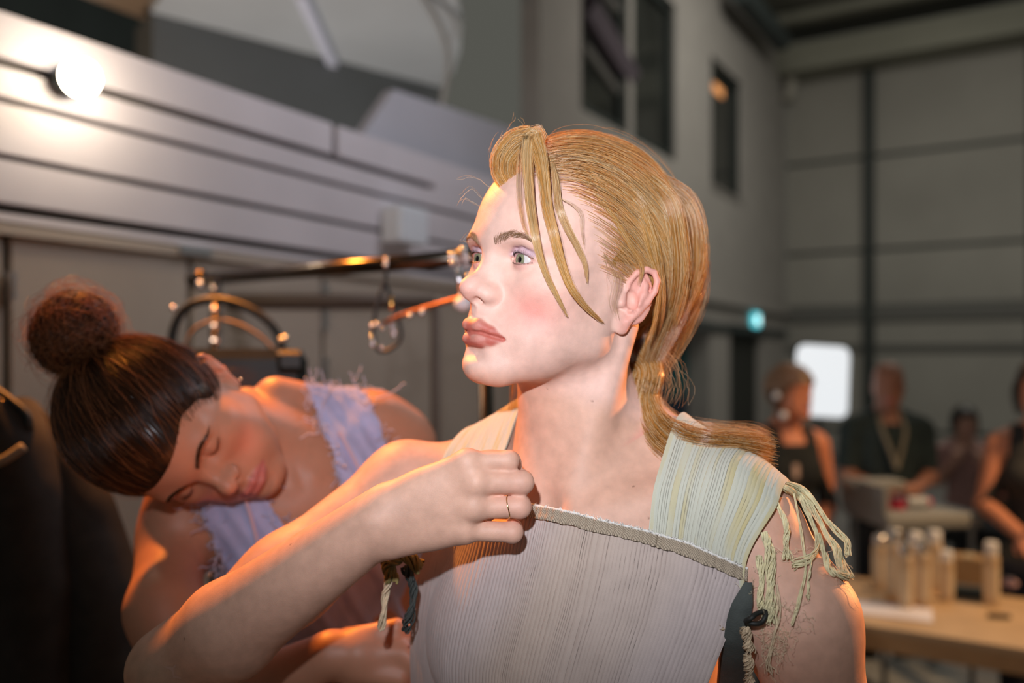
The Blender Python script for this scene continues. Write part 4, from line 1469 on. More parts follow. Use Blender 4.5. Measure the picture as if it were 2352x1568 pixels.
woman2 = put('person', mesh_from('woman_bending', np.vstack([to_world(V), to_world(Vl)]), [np.vstack([Q, Ql + len(V)])],
             {'tint': np.vstack([tint, np.tile(base2, (len(Vl), 1))])}), skin2,
             label='person in a frayed pale denim vest bending their head down', cat='person')
lashes(W2_HEAD, W2, woman2, 'eyelashes', closed=True)
# vest of pale blue denim: shell over the torso with straps and a scooped neckline
Rb, Tb = W2_BODY


def vest_keep(V):
    P = (V - Tb) @ Rb
    l, f, u = P[:, 0], P[:, 1], P[:, 2]
    al = np.abs(l)
    front = f > -1.5
    wob = 0.5 * np.sin(u * 2.1) + 0.35 * np.sin(u * 5.3 + l)
    inner = np.interp(u, [-60, -15.5, -14.5, -11, -5, 4], [0, 0, 3.2, 3.6, 4.4, 5.6])
    outer = np.interp(u, [-60, -26, -18, -12, -6, -2, 4], [30, 30, 14.6, 12.4, 12.6, 13.0, 13.4]) + 0.3 * wob
    back = (al < outer) & (u < 0)
    return np.where(front, (al > inner) & (al < outer), back) & (u > -60)


Vv, Qv = T2.inflated(0.7).polygonize((-62, 84, -48), (-2, 134, 12), 0.4, keep=vest_keep)
Vv = relax(Vv, Qv, 2, 0.5)
Pv = (Vv - Tb) @ Rb
fold = 0.35 * np.sin(Pv[:, 0] * 1.3 + 0.25 * Pv[:, 2]) * sstep(-10, -16, Pv[:, 2]) + 0.2 * np.sin(Pv[:, 0] * 2.9 + 0.6 * Pv[:, 2])
Vv = Vv + (Rb[:, 1] * np.clip(fold, -0.15, 1)[:, None])
denim = mat('pale_denim', (0.42, 0.44, 0.66), rough=0.9, spec=0.15, noise=(25, 0.14), bump=(700, 0.35))
Vt2, Qt2 = thick(Vv, Qv, None, 0.25)
vest = put('denim_vest', mesh_from('denim_vest', to_world(Vt2), [Qt2]), denim, parent=woman2)
# frayed edges and a rounded ruffle
E_ = np.concatenate([np.stack([Qv[:, a], Qv[:, (a + 1) % 4]], 1) for a in range(4)])
E_.sort(1)
ue, ce = np.unique(E_, axis=0, return_counts=True)
bv = np.unique(ue[ce == 1].ravel())
bv = bv[Pv[bv, 2] > -40]
rs = np.random.RandomState(17)
pick = rs.choice(bv, 620)
S_ = Vv[pick][:, None, :] + np.cumsum(rs.normal(0, 0.14, (620, 9, 3)) + rs.normal(0, 0.16, (620, 1, 3)) + Rb[:, 1] * 0.04, axis=1)
put('frayed_hem', strands_mesh('frayed_hem', to_world(S_), np.full(S_.shape[:2], 0.0007, np.float32), 4), mat('frayed_denim', (0.60, 0.58, 0.72), rough=0.95), parent=vest, kind='stuff')
# seams
for pts in ([(6.9, 0, -1), (7.6, 0, -8), (9.0, 0, -15), (11.0, 0, -24)], [(-6.9, 0, -1), (-7.6, 0, -8), (-9.0, 0, -15), (-11.0, 0, -24)]):
    P_ = spline(pts, 24)
    W = P_ @ Rb.T + Tb + Rb[:, 1] * 18
    d = np.zeros(len(W))
    for _ in range(30):
        d += (T2.at(W - Rb[:, 1] * d[:, None]) - 1.0) * 0.8
    W = W - Rb[:, 1] * d[:, None]
    V_, F_ = tube_arrays(W, 0.28, 8)
    put('seam', mesh_from('seam', to_world(V_), [F_]), mat('faded_seam', (0.60, 0.44, 0.52), rough=0.9), parent=vest)
# hair: swept to a bun on the crown
dark_hair = hair_material('dark_brown_hair', 0.35)
R_2, T_2 = W2_HEAD
bun_c = (cmpx(172, 765, 97) - T_2) @ R_2


def dark(n, rs):
    return np.tile((0.060, 0.022, 0.008), (n, 1)) * rs.uniform(0.6, 1.6, (n, 1))


def flow2(n, seed, g):
    rs = np.random.RandomState(seed)
    d0 = scalp_roots(n, rs, 1.0)
    dg = (np.asarray(g) - HC) / HR
    dg /= np.linalg.norm(dg)
    D = slerp(d0, dg + rs.normal(0, 0.07, (n, 3)), np.repeat(np.linspace(0, 1, 20)[None], n, 0))
    D /= np.linalg.norm(D, axis=2)[..., None]
    t = np.linspace(0, 1, 20)[None]
    h = 0.55 + 1.5 * np.sin(math.pi * np.clip(t * 1.1, 0, 1)) * rs.uniform(0.4, 1, (n, 1)) + 0.9 * sstep(0.8, 1, t)
    return HC + D * (HR + h[..., None])


dd2 = np.stack([np.cos(el) * np.cos(az), np.cos(el) * np.sin(az), np.sin(el) + 0 * az], -1).reshape(-1, 3)
p02 = HC + dd2 * HR
ok2 = scalp_mask(p02, 0.8)
pc2 = HC + dd2 * (HR + 0.10 + 0.45 * sstep(0, 2.5, hairline2(p02[:, 0], p02[:, 2]) - p02[:, 1])[:, None])
q2 = grid_quads(ca, cb)
q2 = q2[ok2[q2].all(1)]
us2 = np.unique(q2)
rm2 = np.full(len(pc2), -1)
rm2[us2] = np.arange(len(us2))
hair2 = put('hair', mesh_from('dark_hair', to_world(pc2[us2] @ R_2.T + T_2), [rm2[q2]], {'tint': np.tile((0.022, 0.010, 0.006), (len(us2), 1))}), dark_hair, parent=woman2)
N2 = 5000
P2 = flow2(N2, 5, bun_c)
put('swept_up_hair', strands_mesh('swept_up_hair', to_world(P2 @ R_2.T + T_2), np.random.RandomState(1).uniform(0.00016, 0.0003, (N2, 1)).astype(np.float32) * np.ones((1, 20), np.float32), 3, dark(N2, rs)), dark_hair, parent=hair2, kind='stuff')
# the bun: hairs wound round a ball
NB = 900
rs = np.random.RandomState(23)
ax = rs.normal(0, 1, (NB, 3)) * [1, 1, 0.5] + [0, 0, 0.6]
ax /= np.linalg.norm(ax, axis=1)[:, None]
u1 = np.cross(ax, rs.normal(0, 1, (NB, 3)))
u1 /= np.linalg.norm(u1, axis=1)[:, None]
v1 = np.cross(ax, u1)
tt_ = np.linspace(0, 1, 26)[None, :] * rs.uniform(1.5, 4.5, (NB, 1))
rb_ = 4.4 * rs.uniform(0.75, 1.06, (NB, 1, 1)) * (1 + 0.08 * np.sin(tt_ * 3))[..., None]
SB = bun_c + rb_ * (np.cos(tt_)[..., None] * u1[:, None] + np.sin(tt_)[..., None] * v1[:, None]) * np.array([1.05, 1.0, 0.95])
put('bun', strands_mesh('bun', to_world(SB @ R_2.T + T_2), np.full(SB.shape[:2], 0.0004, np.float32), 3, dark(NB, rs)), dark_hair, parent=hair2, kind='stuff')
bc = to_world(bun_c @ R_2.T + T_2)
MB().lathe([(0.034 * math.sin(t), -0.034 * math.cos(t)) for t in np.linspace(0.03, 3.1, 14)], bc, 20).build('bun_core', mat('hair_core', (0.02, 0.009, 0.005), rough=0.6), hair2, smooth=True)
# loose hair, the lamp's rim glow painted into its brighter tint
NF = 420
PF = flow2(NF, 9, bun_c)
PF += np.cumsum(rs.normal(0, 0.09, PF.shape), axis=1) + (PF - HC) * 0.05
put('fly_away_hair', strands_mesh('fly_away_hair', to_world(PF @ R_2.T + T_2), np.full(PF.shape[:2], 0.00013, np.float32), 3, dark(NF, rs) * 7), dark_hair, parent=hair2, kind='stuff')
SB2 = bun_c + (SB[:560] - bun_c) * rs.uniform(1.02, 1.4, (560, 1, 1)) + np.cumsum(rs.normal(0, 0.06, SB[:560].shape), axis=1)
put('bun_flyaway', strands_mesh('bun_flyaway', to_world(SB2 @ R_2.T + T_2), np.full(SB2.shape[:2], 0.00013, np.float32), 3, dark(560, rs) * 7), dark_hair, parent=hair2, kind='stuff')  # bun strays, rim light put into their tint
nape = [loc(W2_HEAD, p) for p in [(5.2, -4.0, -3.0), (4.5, -5.0, -5.5), (4.0, -4.2, -8.5)]]
lock('nape_hair', nape, 70, [1.6, 2.2, 2.4], 0, 0.015, 71, (0.09, 0.035, 0.012), 0.7, 18, 0.05, parent=hair2, material=dark_hair, light=False)
# eyebrows
rs = np.random.RandomState(9)
for sgn in (1, -1):
    path = np.array([(1.1, 0, 3.0), (2.0, 0, 3.45), (3.0, 0, 3.75), (4.0, 0, 3.6), (4.9, 0, 3.2)])
    pts = spline(path, 60)
    n = 260
    S_ = []
    for k in range(n):
        t = rs.uniform(0, 1)
        c = pts[int(t * 59)]
        o = np.array([c[0] * sgn, 8.6, c[2] + rs.uniform(-1, 1) * np.interp(t, [0, 0.2, 1], [0.25, 0.3, 0.1])])
        a = np.interp(t, [0, 0.3, 1], [1.0, 0.5, -0.3])
        S_.append(o + np.array([sgn * math.cos(a), 0, math.sin(a)]) * 0.55 * np.linspace(0, 1, 4)[:, None])
    W = np.array(S_).reshape(-1, 3) @ R_2.T + T_2
    fw = R_2[:, 1]
    dq = np.full(len(W), 3.0)
    for _ in range(24):
        dq = dq - (W2.at(W + fw * dq[:, None]) - 0.05) * 0.9
    put('eyebrow', strands_mesh('eyebrow', to_world((W + fw * dq[:, None]).reshape(n, 4, 3)), np.full((n, 4), 0.00016, np.float32), 3, dark(n, rs)), dark_hair, parent=woman2)
# dark trousers
Vp, Qp = W2L.inflated(1.0).polygonize((-85, 60, -158), (20, 160, -44), 1.3, keep=lambda V: (V[:, 2] < -52))
put('trousers', mesh_from('trousers', to_world(Vp), [Qp]), mat('black_cotton', (0.012, 0.013, 0.014), rough=0.9, noise=(20, 0.2)), parent=woman2)
# earring and a tiny pendant
p_ = loc(W2_HEAD, (7.6, -0.6, -3.4))
MB().lathe([(0.0016 * math.sin(t), -0.0016 * math.cos(t)) for t in np.linspace(0.05, 3.09, 8)], to_world(p_), 12).build('earring', mat('silver', (0.9, 0.88, 0.85), rough=0.12, metal=1.0), woman2, smooth=True)
# ------------------------------------------------------------------ the hall
D1 = np.array([0.5195, 0.8545, 0.0])       # along the partition and the window wall
N1 = np.array([-0.8545, 0.5195, 0.0])      # across the hall, away to the left
A_PART, A_WIN, B_BACK = 1.90, 3.40, 14.40
ANG = math.atan2(D1[1], D1[0])


def on_plane(x, y, n, a):
    """Where the direction of a pixel meets the upright plane n.p = a."""
    r = np.array([(x - CX) / FPX, 1.0, 0.0])
    s = a / (r @ n)
    return px(x, y, s)


def hall(d, n, z):
    """Point from hall coordinates: d along the wall, n across, z height."""
    return D1 * d + N1 * n + np.array([0, 0, z])


def hbox(name, m, d0, d1, n0, n1, z0, z1, parent=None, bev=0.0, **kw):
    c = hall((d0 + d1) / 2, (n0 + n1) / 2, (z0 + z1) / 2)
    return MB().box(c, (abs(d1 - d0), abs(n1 - n0), abs(z1 - z0)), ANG, bev).build(name, m, parent, **kw)


def along(x, n):
    """Hall coordinate d where pixel column x meets the plane at n across."""
    return on_plane(x, CY, N1, n) @ D1


def zat(x, y, n):
    return on_plane(x, y, N1, n)[2]


floor_m = mat('concrete_floor', (0.16, 0.15, 0.14), rough=0.7, noise=(1.5, 0.2), bump=(60, 0.1))
MB().box((3, 6, -0.05), (34, 34, 0.1)).build('floor', floor_m, kind='structure', label='grey concrete hall floor')
plaster = mat('hall_plaster', (0.36, 0.34, 0.32), rough=0.9, noise=(3, 0.06), bump=(90, 0.1))
dark_shell = mat('dark_hall_steel', (0.045, 0.06, 0.06), rough=0.8, noise=(2, 0.15))
part_m = mat('painted_partition', (0.60, 0.57, 0.60), rough=0.55, noise=(4, 0.05), bump=(40, 0.05))
part_back = mat('partition_gap', (0.05, 0.045, 0.035), rough=0.9)
frame_m = mat('dark_window_frame', (0.02, 0.028, 0.026), rough=0.6)
glass_m = mat('smoked_glass', (0.035, 0.038, 0.035), rough=0.08, spec=0.6, noise=(2, 0.3))

# partition of horizontal boards on the left
dl, dr = -1.2, along(1196, A_PART)
ztop = zat(0, 25, A_PART)
part = empty('wall_left', hall(1.0, A_PART, 0), label='pale partition of horizontal boards behind the clothes rail', kind='structure')


def under(o, p):
    o.parent = p
    o.matrix_parent_inverse = p.matrix_world.inverted() if False else o.matrix_parent_inverse
    o.location = np.array(o.location) - np.array(p.location)
    return o


under(hbox('partition_core', part_back, dl, dr, A_PART + 0.03, A_PART + 0.12, 0, ztop - 0.02), part)
zs = [ztop, zat(0, 128, A_PART), zat(0, 152, A_PART), zat(0, 222, A_PART), zat(0, 352, A_PART), zat(0, 468, A_PART)]
gaps = [(zs[0], zs[1]), (zs[2], zs[3] + 0.004), (zs[3] - 0.012, zs[4] + 0.004), (zs[4] - 0.012, zs[5] + 0.006), (zs[5] - 0.018, zat(0, 505, A_PART))]
for k, (z1, z0) in enumerate(gaps):
    # the board over the dark slot runs on beyond the slot's end
    for a, b in ([(dl, along(770, A_PART) - 0.01), (along(770, A_PART) + 0.012, dr)] if k == 0 else [(dl, dr)]):
        under(hbox('plank', part_m, a, b, A_PART, A_PART + 0.03, z0, z1, bev=0.004), part)
under(hbox('slot_end', part_m, along(1000, A_PART), dr, A_PART + 0.001, A_PART + 0.029, zs[2], zs[1]), part)
zd = zat(0, 508, A_PART)
cols_ = [dl, along(18, A_PART), along(440, A_PART), along(745, A_PART), dr]
door_m = mat('beige_door_panel', (0.42, 0.355, 0.29), rough=0.6, noise=(5, 0.05))
for a, b in zip(cols_[:-1], cols_[1:]):
    under(hbox('door_panel', door_m, a + 0.008, b - 0.008, A_PART + 0.004, A_PART + 0.03, 0.06, zd - 0.03, bev=0.004), part)
under(hbox('door_head', door_m, dl, dr, A_PART - 0.012, A_PART + 0.03, zd - 0.028, zd - 0.004, bev=0.003), part)
hinge = under(hbox('hinge_plate', mat('steel_plate', (0.6, 0.6, 0.62), rough=0.35, metal=1.0), along(440, A_PART) - 0.05, along(440, A_PART) + 0.05, A_PART - 0.02, A_PART, zat(440, 578, A_PART) - 0.01, zat(440, 566, A_PART)), part)
under(hbox('pull_handle', bpy.data.materials['steel_plate'], along(12, A_PART), along(22, A_PART), A_PART - 0.03, A_PART, zat(17, 690, A_PART), zat(17, 625, A_PART)), part)
for (ya, yb) in ((650, 760), (820, 905)):
    under(hbox('seam_strip', bpy.data.materials['steel_plate'], along(740, A_PART), along(752, A_PART), A_PART - 0.006, A_PART + 0.004, zat(746, yb, A_PART), zat(746, ya, A_PART)), part)

# white sloping panel that rises behind the boards (side of a stair)
np_ = A_PART + 0.16
poly = [on_plane(x, y, N1, np_) for x, y in ((826, 318), (905, 205), (1192, 300), (1192, 470), (840, 350))]
MB().prism(poly, N1 * 0.05).build('trim_1', mat('white_stair_panel', (0.50, 0.50, 0.55), rough=0.6, noise=(3, 0.04)), kind='structure', label='pale sloping panel above the partition')

# small white wall unit on the boards
wu = empty('wall_unit', on_plane(930, 505, N1, A_PART), label='small white box mounted high on the boarded partition', cat='wall unit')
ud0, ud1 = along(925, A_PART - 0.09), along(985, A_PART - 0.09)
o = hbox('body', mat('white_plastic', (0.66, 0.70, 0.74), rough=0.45), ud0, ud1, A_PART - 0.09, A_PART, zat(930, 556, A_PART - 0.09), zat(930, 470, A_PART - 0.09), bev=0.006)
under(o, wu)
o = hbox('front_cover', mat('white_plastic_cover', (0.78, 0.80, 0.82), rough=0.4), ud0 - 0.012, ud0, A_PART - 0.085, A_PART - 0.005, zat(930, 552, A_PART - 0.09), zat(930, 474, A_PART - 0.09), bev=0.003)
under(o, wu)

# pier and window wall
wall_h = 6.75
pier = hbox('trim_2', mat('pier_plaster', (0.40, 0.37, 0.35), rough=0.85, noise=(3, 0.06)), along(1240, 3.2), along(1335, 3.2), 3.2, 3.37, 0, wall_h, kind='structure', label='tall plastered pier beside the high windows')
d_end = on_plane(1805, CY, N1, A_WIN) @ D1
winwall = empty('wall_right', hall(10, A_WIN, 0), label='plastered wall with high dark windows', kind='structure')


def wbox(name, m, d0, d1, n0, n1, z0, z1, **kw):
    return under(hbox(name, m, d0, d1, n0, n1, z0, z1, **kw), winwall)


dw = [along(1330, A_WIN), along(1442, A_WIN), along(1455, A_WIN), along(1552, A_WIN), along(1634, A_WIN), along(1703, A_WIN), d_end]
z2b, z3b, z3t = zat(1552, 352, A_WIN), zat(1703, 476, A_WIN), zat(1634, 126, A_WIN)
zled = zat(1700, 690, A_WIN)
zopen = zat(1700, 745, A_WIN)
wbox('masonry', plaster, dw[0], dw[6], A_WIN, A_WIN + 0.3, zopen, z2b - 0.1)
wbox('masonry', plaster, dw[1], dw[2], A_WIN, A_WIN + 0.3, z2b - 0.1, wall_h)
wbox('masonry', plaster, dw[3], dw[4], A_WIN, A_WIN + 0.3, z2b - 0.1, wall_h)
wbox('masonry', plaster, dw[4], dw[5], A_WIN, A_WIN + 0.3, z3t, wall_h)
wbox('masonry', plaster, dw[4], dw[5], A_WIN, A_WIN + 0.3, z2b - 0.1, z3b)
wbox('masonry', plaster, dw[5], dw[6], A_WIN, A_WIN + 0.3, z2b - 0.1, wall_h)
wbox('masonry', plaster, dw[2], dw[3], A_WIN, A_WIN + 0.3, zat(1500, -40, A_WIN), wall_h)
wbox('masonry', plaster, dw[0], dw[1], A_WIN, A_WIN + 0.3, zat(1400, -60, A_WIN), wall_h)
wbox('ledge', plaster, along(1560, A_WIN - 0.08), dw[6], A_WIN - 0.08, A_WIN, zled - 0.10, zled + 0.02)
wbox('ledge', dark_shell, along(1560, A_WIN - 0.05), dw[6], A_WIN - 0.05, A_WIN, zled - 0.45, zled - 0.36)


def window(n, d0, d1, z0, z1, label, bars=()):
    w = empty('window_%d' % n, hall((d0 + d1) / 2, A_WIN + 0.1, z0), label=label, kind='structure')
    t = 0.09
    for (a, b, c, e) in ((d0, d0 + t, z0, z1), (d1 - t, d1, z0, z1), (d0, d1, z0, z0 + t), (d0, d1, z1 - t, z1)):
        under(hbox('frame_bar', frame_m, a, b, A_WIN + 0.04, A_WIN + 0.14, c, e), w)
    under(hbox('pane', glass_m, d0 + t, d1 - t, A_WIN + 0.10, A_WIN + 0.12, z0 + t, z1 - t), w)
    for z in bars:
        under(hbox('blind_rail', mat('brown_rail', (0.07, 0.055, 0.045), rough=0.7), d0 + t, d1 - t, A_WIN + 0.125, A_WIN + 0.14, z, z + 0.12), w)
    return w


window(1, dw[0], dw[1], z2b - 0.1, zat(1400, -60, A_WIN), 'tall pale glazing beside the pier')
window(2, dw[2], dw[3], z2b - 0.1, zat(1500, -40, A_WIN), 'tall narrow dark window next to the pale glazing', (3.6, 4.2))
w3 = window(3, dw[4], dw[5], z3b, z3t, 'narrow dark window with a warm glow in it')
# glowing strip set just in front of that window's pane
rc = hall((dw[4] + dw[5]) / 2 - 0.1, A_WIN + 0.09, zat(1662, 202, A_WIN))
MB().box(rc, (0.42, 0.01, 0.12), ANG, 0.004).build('glow_strip', mat('warm_glow_strip', (0.9, 0.4, 0.15), emit=(1.0, 0.42, 0.15), strength=0.55), smooth=False, label='warm glowing strip at the narrow window', cat='lamp')
# roof lines reflected in the first glazing, added as solid slanting bars
for k, (xa, ya, xb, yb) in enumerate([(1338, 10, 1438, 175), (1338, 105, 1438, 240), (1375, -30, 1445, 60)]):
    a, b = on_plane(xa, ya, N1, A_WIN + 0.09), on_plane(xb, yb, N1, A_WIN + 0.09)
    under(MB().tube([a, b], 0.05 if k else 0.16, 6).build('roof_reflection', mat('lilac_roof_reflection', (0.16, 0.13, 0.16) if k == 0 else (0.22, 0.21, 0.20), rough=0.6)), bpy.data.objects['window_1'])

# opening below the ledge: pillar, dark door and a teal banner
dpa, dpb = along(1622, A_WIN + 0.05), along(1668, A_WIN + 0.05)
wbox('pillar', plaster, dpa, dpb, A_WIN, A_WIN + 0.3, 0, zopen)
wbox('lower_masonry', plaster, along(1752, A_WIN), dw[6], A_WIN, A_WIN + 0.3, 0, zopen)
hbox('door_1', mat('dark_doorway', (0.030, 0.032, 0.028), rough=0.8), dpb, along(1752, A_WIN), A_WIN + 0.1, A_WIN + 0.16, 0, zopen, kind='structure', label='dark doorway under the exit sign')
ban = empty('banner', hall(along(1580, A_WIN), A_WIN + 0.3, 0), label='dark blue and teal banner beside the dark doorway', cat='banner')
ba, bb = along(1480, A_WIN + 0.31), along(1620, A_WIN + 0.31)
under(hbox('cloth', mat('navy_banner', (0.006, 0.022, 0.05), rough=0.6), ba, bb, A_WIN + 0.31, A_WIN + 0.34, 0, zopen - 0.05), ban)
teal = mat('teal_print', (0.0, 0.10, 0.11), rough=0.6, noise=(2, 0.3))
pA = [on_plane(x, y, N1, A_WIN + 0.309) for x, y in ((1530, 850), (1575, 790), (1620, 770), (1620, 880), (1530, 925))]
under(MB().prism(pA, -N1 * 0.004).build('teal_print', teal), ban)
pB = [on_plane(x, y, N1, A_WIN + 0.3045) for x, y in ((1590, 830), (1620, 812), (1620, 850), (1598, 870))]
under(MB().prism(pB, -N1 * 0.004).build('plum_print', mat('plum_print', (0.07, 0.045, 0.06), rough=0.6)), ban)

# exit sign
es = on_plane(1737, 735, N1, A_WIN - 0.05)
sg = empty('exit_sign', es, label='small glowing teal exit sign over the dark doorway', cat='sign')
under(MB().box(es, (0.26, 0.05, 0.20), ANG, 0.004).build('lit_face', mat('exit_sign_green', (0.1, 0.6, 0.6), emit=(0.10, 0.62, 0.72), strength=1.3)), sg)
under(MB().box(es - N1 * 0.03 + D1 * 0.03, (0.07, 0.012, 0.11), ANG).build('running_figure', mat('exit_sign_white', (0.9, 1, 1), emit=(0.75, 1.0, 1.0), strength=2.0)), sg)
under(MB().box(es - N1 * 0.03 - D1 * 0.06, (0.05, 0.012, 0.05), ANG).build('arrow', bpy.data.materials['exit_sign_white']), sg)

# back wall of large cladding panels
back = empty('wall_back', hall(B_BACK, 0, 0), label='grey wall of large cladding panels with a dark post', kind='structure')


def nat(x, b=B_BACK):
    return on_plane(x, CY, D1, b) @ N1


def zb(x, y, b=B_BACK):
    return on_plane(x, y, D1, b)[2]


clad = mat('grey_cladding', (0.31, 0.30, 0.27), rough=0.8, noise=(0.8, 0.10), bump=(30, 0.1))
under(hbox('wall_core', dark_shell, B_BACK + 0.06, B_BACK + 0.3, nat(1805), nat(2600), 0, wall_h), back)
rows_y = [(2005, 140), (2005, 360), (2005, 575), (2005, 705), (2005, 798), (2005, 990)]
zr = [zb(*r) for r in rows_y] + [0.0]
ncols = [nat(1805), nat(1986), nat(2008), nat(2360), nat(2600)]
for i in range(len(zr) - 1):
    for a, b in ((ncols[0], ncols[1]), (ncols[2], ncols[3]), (ncols[3] - 0.03, ncols[4])):
        under(hbox('cladding_panel', clad, B_BACK, B_BACK + 0.05, a - 0.01, b + 0.01, zr[i + 1] + 0.04, zr[i] - 0.02), back)
under(hbox('post', frame_m, B_BACK - 0.12, B_BACK + 0.05, ncols[1], ncols[2], 0, zr[0]), back)
under(hbox('rail_band', mat('grey_rail', (0.13, 0.13, 0.12), rough=0.7), B_BACK - 0.06, B_BACK, ncols[0], ncols[4], zb(2005, 735), zb(2005, 698)), back)
under(hbox('rail_band', bpy.data.materials['grey_rail'], B_BACK - 0.05, B_BACK, ncols[0], ncols[4], zb(2005, 805), zb(2005, 795)), back)
# eaves beam, roof and down pipe
beam_m = mat('eaves_beam', (0.26, 0.26, 0.21), rough=0.7, noise=(1, 0.1))
hbox('trim_3', beam_m, B_BACK - 0.6, B_BACK + 0.1, nat(1805) + 0.2, nat(2600), wall_h - 0.55, wall_h - 0.12, kind='structure', label='deep eaves beam along the top of the cladding')
hbox('trim_4', beam_m, B_BACK - 1.1, B_BACK - 0.9, nat(1805) + 0.6, nat(2600), wall_h + 0.05, wall_h + 0.2, kind='structure', label='thin roof purlin in front of the eaves beam')
hbox('ceiling', mat('roof_lining', (0.17, 0.17, 0.14), rough=0.9, noise=(0.6, 0.15)), 2.5, B_BACK + 0.4, nat(2600), 3.9, wall_h + 0.25, wall_h + 0.45, kind='structure', label='dark roof lining of the hall')
bx_ = A_WIN - 0.15
pa_, pb_ = hall(d_end - 0.25, bx_, zat(1790, 190, bx_)), hall(d_end - 0.25, bx_, wall_h)
pipe = empty('down_pipe', pa_, label='pale down pipe in the corner under the eaves', cat='pipe')
under(MB().tube([pb_, pa_ + (0, 0, 0.25), pa_ + N1 * 0.02, pa_ + N1 * 0.14], 0.09, 10).build('tube', mat('pale_pipe', (0.40, 0.38, 0.33), rough=0.6), smooth=True), pipe)
under(MB().lathe([(0.11, 0), (0.11, 0.08)], pa_ + (0, 0, 0.6), 14).build('collar', bpy.data.materials['pale_pipe'], smooth=False), pipe)
# sloping rafter in the corner
MB().tube([on_plane(1700, -20, N1, A_WIN - 0.3), on_plane(1795, 95, N1, A_WIN - 0.3)], 0.16, 6).build('trim_5', dark_shell, kind='structure', label='dark sloping rafter beside the down pipe')

# canopy and bulkhead over the left side
cdir = np.array([0.758, 0.652, 0.0])
cn = np.array([-0.652, 0.758, 0.0])
P0 = px(350, 30, 4.5)
zc = P0[2]
P0 = np.array([P0[0], P0[1], 0])
bulk = mat('grey_bulkhead', (0.16, 0.175, 0.18), rough=0.8, noise=(1.5, 0.1))
b_c = P0 + cdir * 0.95 + cn * 0.15
MB().box((b_c[0], b_c[1], zc - 0.6), (1.9, 0.3, 1.2), math.atan2(cdir[1], cdir[0])).build('trim_6', bulk, kind='structure', label='dark bulkhead under the pale canopy')


def on_height(x, y, z):
    r = np.array([(x - CX) / FPX, 1.0, (CY - y) / FPX])
    return np.array([0, 0, CAM_H]) + r * ((z - CAM_H) / r[2])


poly = [on_height(x, y, zc) for x, y in ((345, 28), (1010, 200), (1040, 168), (1056, 120), (1062, 60), (1052, 0), (1020, -70), (960, -130), (300, -140), (380, -20))]
can = MB().prism(poly, (0, 0, 0.12)).build('trim_7', mat('canopy_grey', (0.5, 0.52, 0.54), rough=0.7, noise=(2, 0.05)), kind='structure', label='pale canopy slab with a rounded end')
# strip light under the canopy


sa, sb = on_height(765, 150, zc - 0.03), on_height(690, -10, zc - 0.03)
sl = empty('strip_light', sa, label='pale strip light fixed under the canopy', cat='light')
dv_ = (sb - sa) / np.linalg.norm(sb - sa)
mid_s = (sa + sb) / 2
under(MB().box(mid_s, (np.linalg.norm(sb - sa), 0.055, 0.03), math.atan2(dv_[1], dv_[0]), 0.004).build('diffuser', mat('strip_diffuser', (0.75, 0.76, 0.9), rough=0.5)), sl)
under(MB().box(mid_s + (0, 0, 0.022), (np.linalg.norm(sb - sa) + 0.02, 0.075, 0.014), math.atan2(dv_[1], dv_[0])).build('housing', mat('strip_housing', (0.5, 0.5, 0.55), rough=0.5)), sl)
# hanging cable beside the canopy
cab = spline([on_height(965, -20, zc - 0.02), px(1010, 60, 4.4), px(1030, 140, 4.6), px(1015, 245, 4.8)], 24)
MB().tube(cab, 0.018, 8).build('cable', mat('grey_cable', (0.30, 0.29, 0.28), rough=0.7), smooth=True, label='grey cable hanging past the rounded end of the canopy', cat='cable')
# dark far wall behind the canopy
hbox('wall_far', dark_shell, 2.0, along(1240, 3.2) - 0.02, 6.0, 6.2, 0, 9.5, kind='structure', label='dark far wall above the partition')
lintel = mat('brown_ceiling', (0.6, 0.48, 0.38), rough=0.9, noise=(2, 0.1))
hbox('trim_8', lintel, -1.0, 3.2, 2.3, 4.4, 3.6, 3.75, kind='structure', label='brown ceiling panel above the lamp')

# round wall lamp
lp = on_plane(185, 178, N1, A_PART - 0.08)
wl = empty('wall_lamp', on_plane(185, 178, N1, A_PART), label='bright round lamp shining on the boarded partition', cat='lamp')
under(MB().lathe([(0.042 * math.sin(t), -0.042 * math.cos(t)) for t in np.linspace(0.03, 3.1, 16)], lp, 24).build('bulb', mat('lit_bulb', (1, 0.9, 0.75), emit=(1.0, 0.86, 0.66), strength=25.0), smooth=True), wl)
under(MB().lathe([(0.03, 0.0), (0.034, 0.02), (0.02, 0.05)], lp + N1 * 0.03, 18, N1).build('socket', frame_m, smooth=False), wl)
lamp('wall_lamp_light', 'POINT', lp - N1 * 0.07, None, 3.0, (1.0, 0.80, 0.58), shadow_soft_size=0.05)
# ------------------------------------------------------------------ clothes rail and what hangs there
chrome = mat('dark_chrome', (0.10, 0.085, 0.07), rough=0.22, metal=1.0, noise=(8, 0.2))
bright = mat('crystal_silver', (0.95, 0.95, 1.0), rough=0.18, metal=1.0)
black = mat('black_fabric', (0.018, 0.019, 0.018), rough=0.9, noise=(30, 0.3), bump=(400, 0.3))
blackp = mat('black_leather', (0.008, 0.014, 0.014), rough=0.45, noise=(30, 0.3), bump=(500, 0.3))


def ballmesh(r, c, name, m, parent, n=12, sq=(1, 1, 1)):
    t = np.linspace(0.05, 3.09, n - 2)
    mb = MB().lathe([(r * math.sin(a), -r * math.cos(a)) for a in t], (0, 0, 0), n)
    mb.V = [v * np.array(sq) + np.asarray(c) for v in mb.V]
    return mb.build(name, m, parent, smooth=True)


def at_root(root, o):
    """Parent an object built in scene coordinates under an Empty that stands elsewhere."""
    o.parent = root
    o.location = np.array(o.location) - np.array(root.location)
    return o


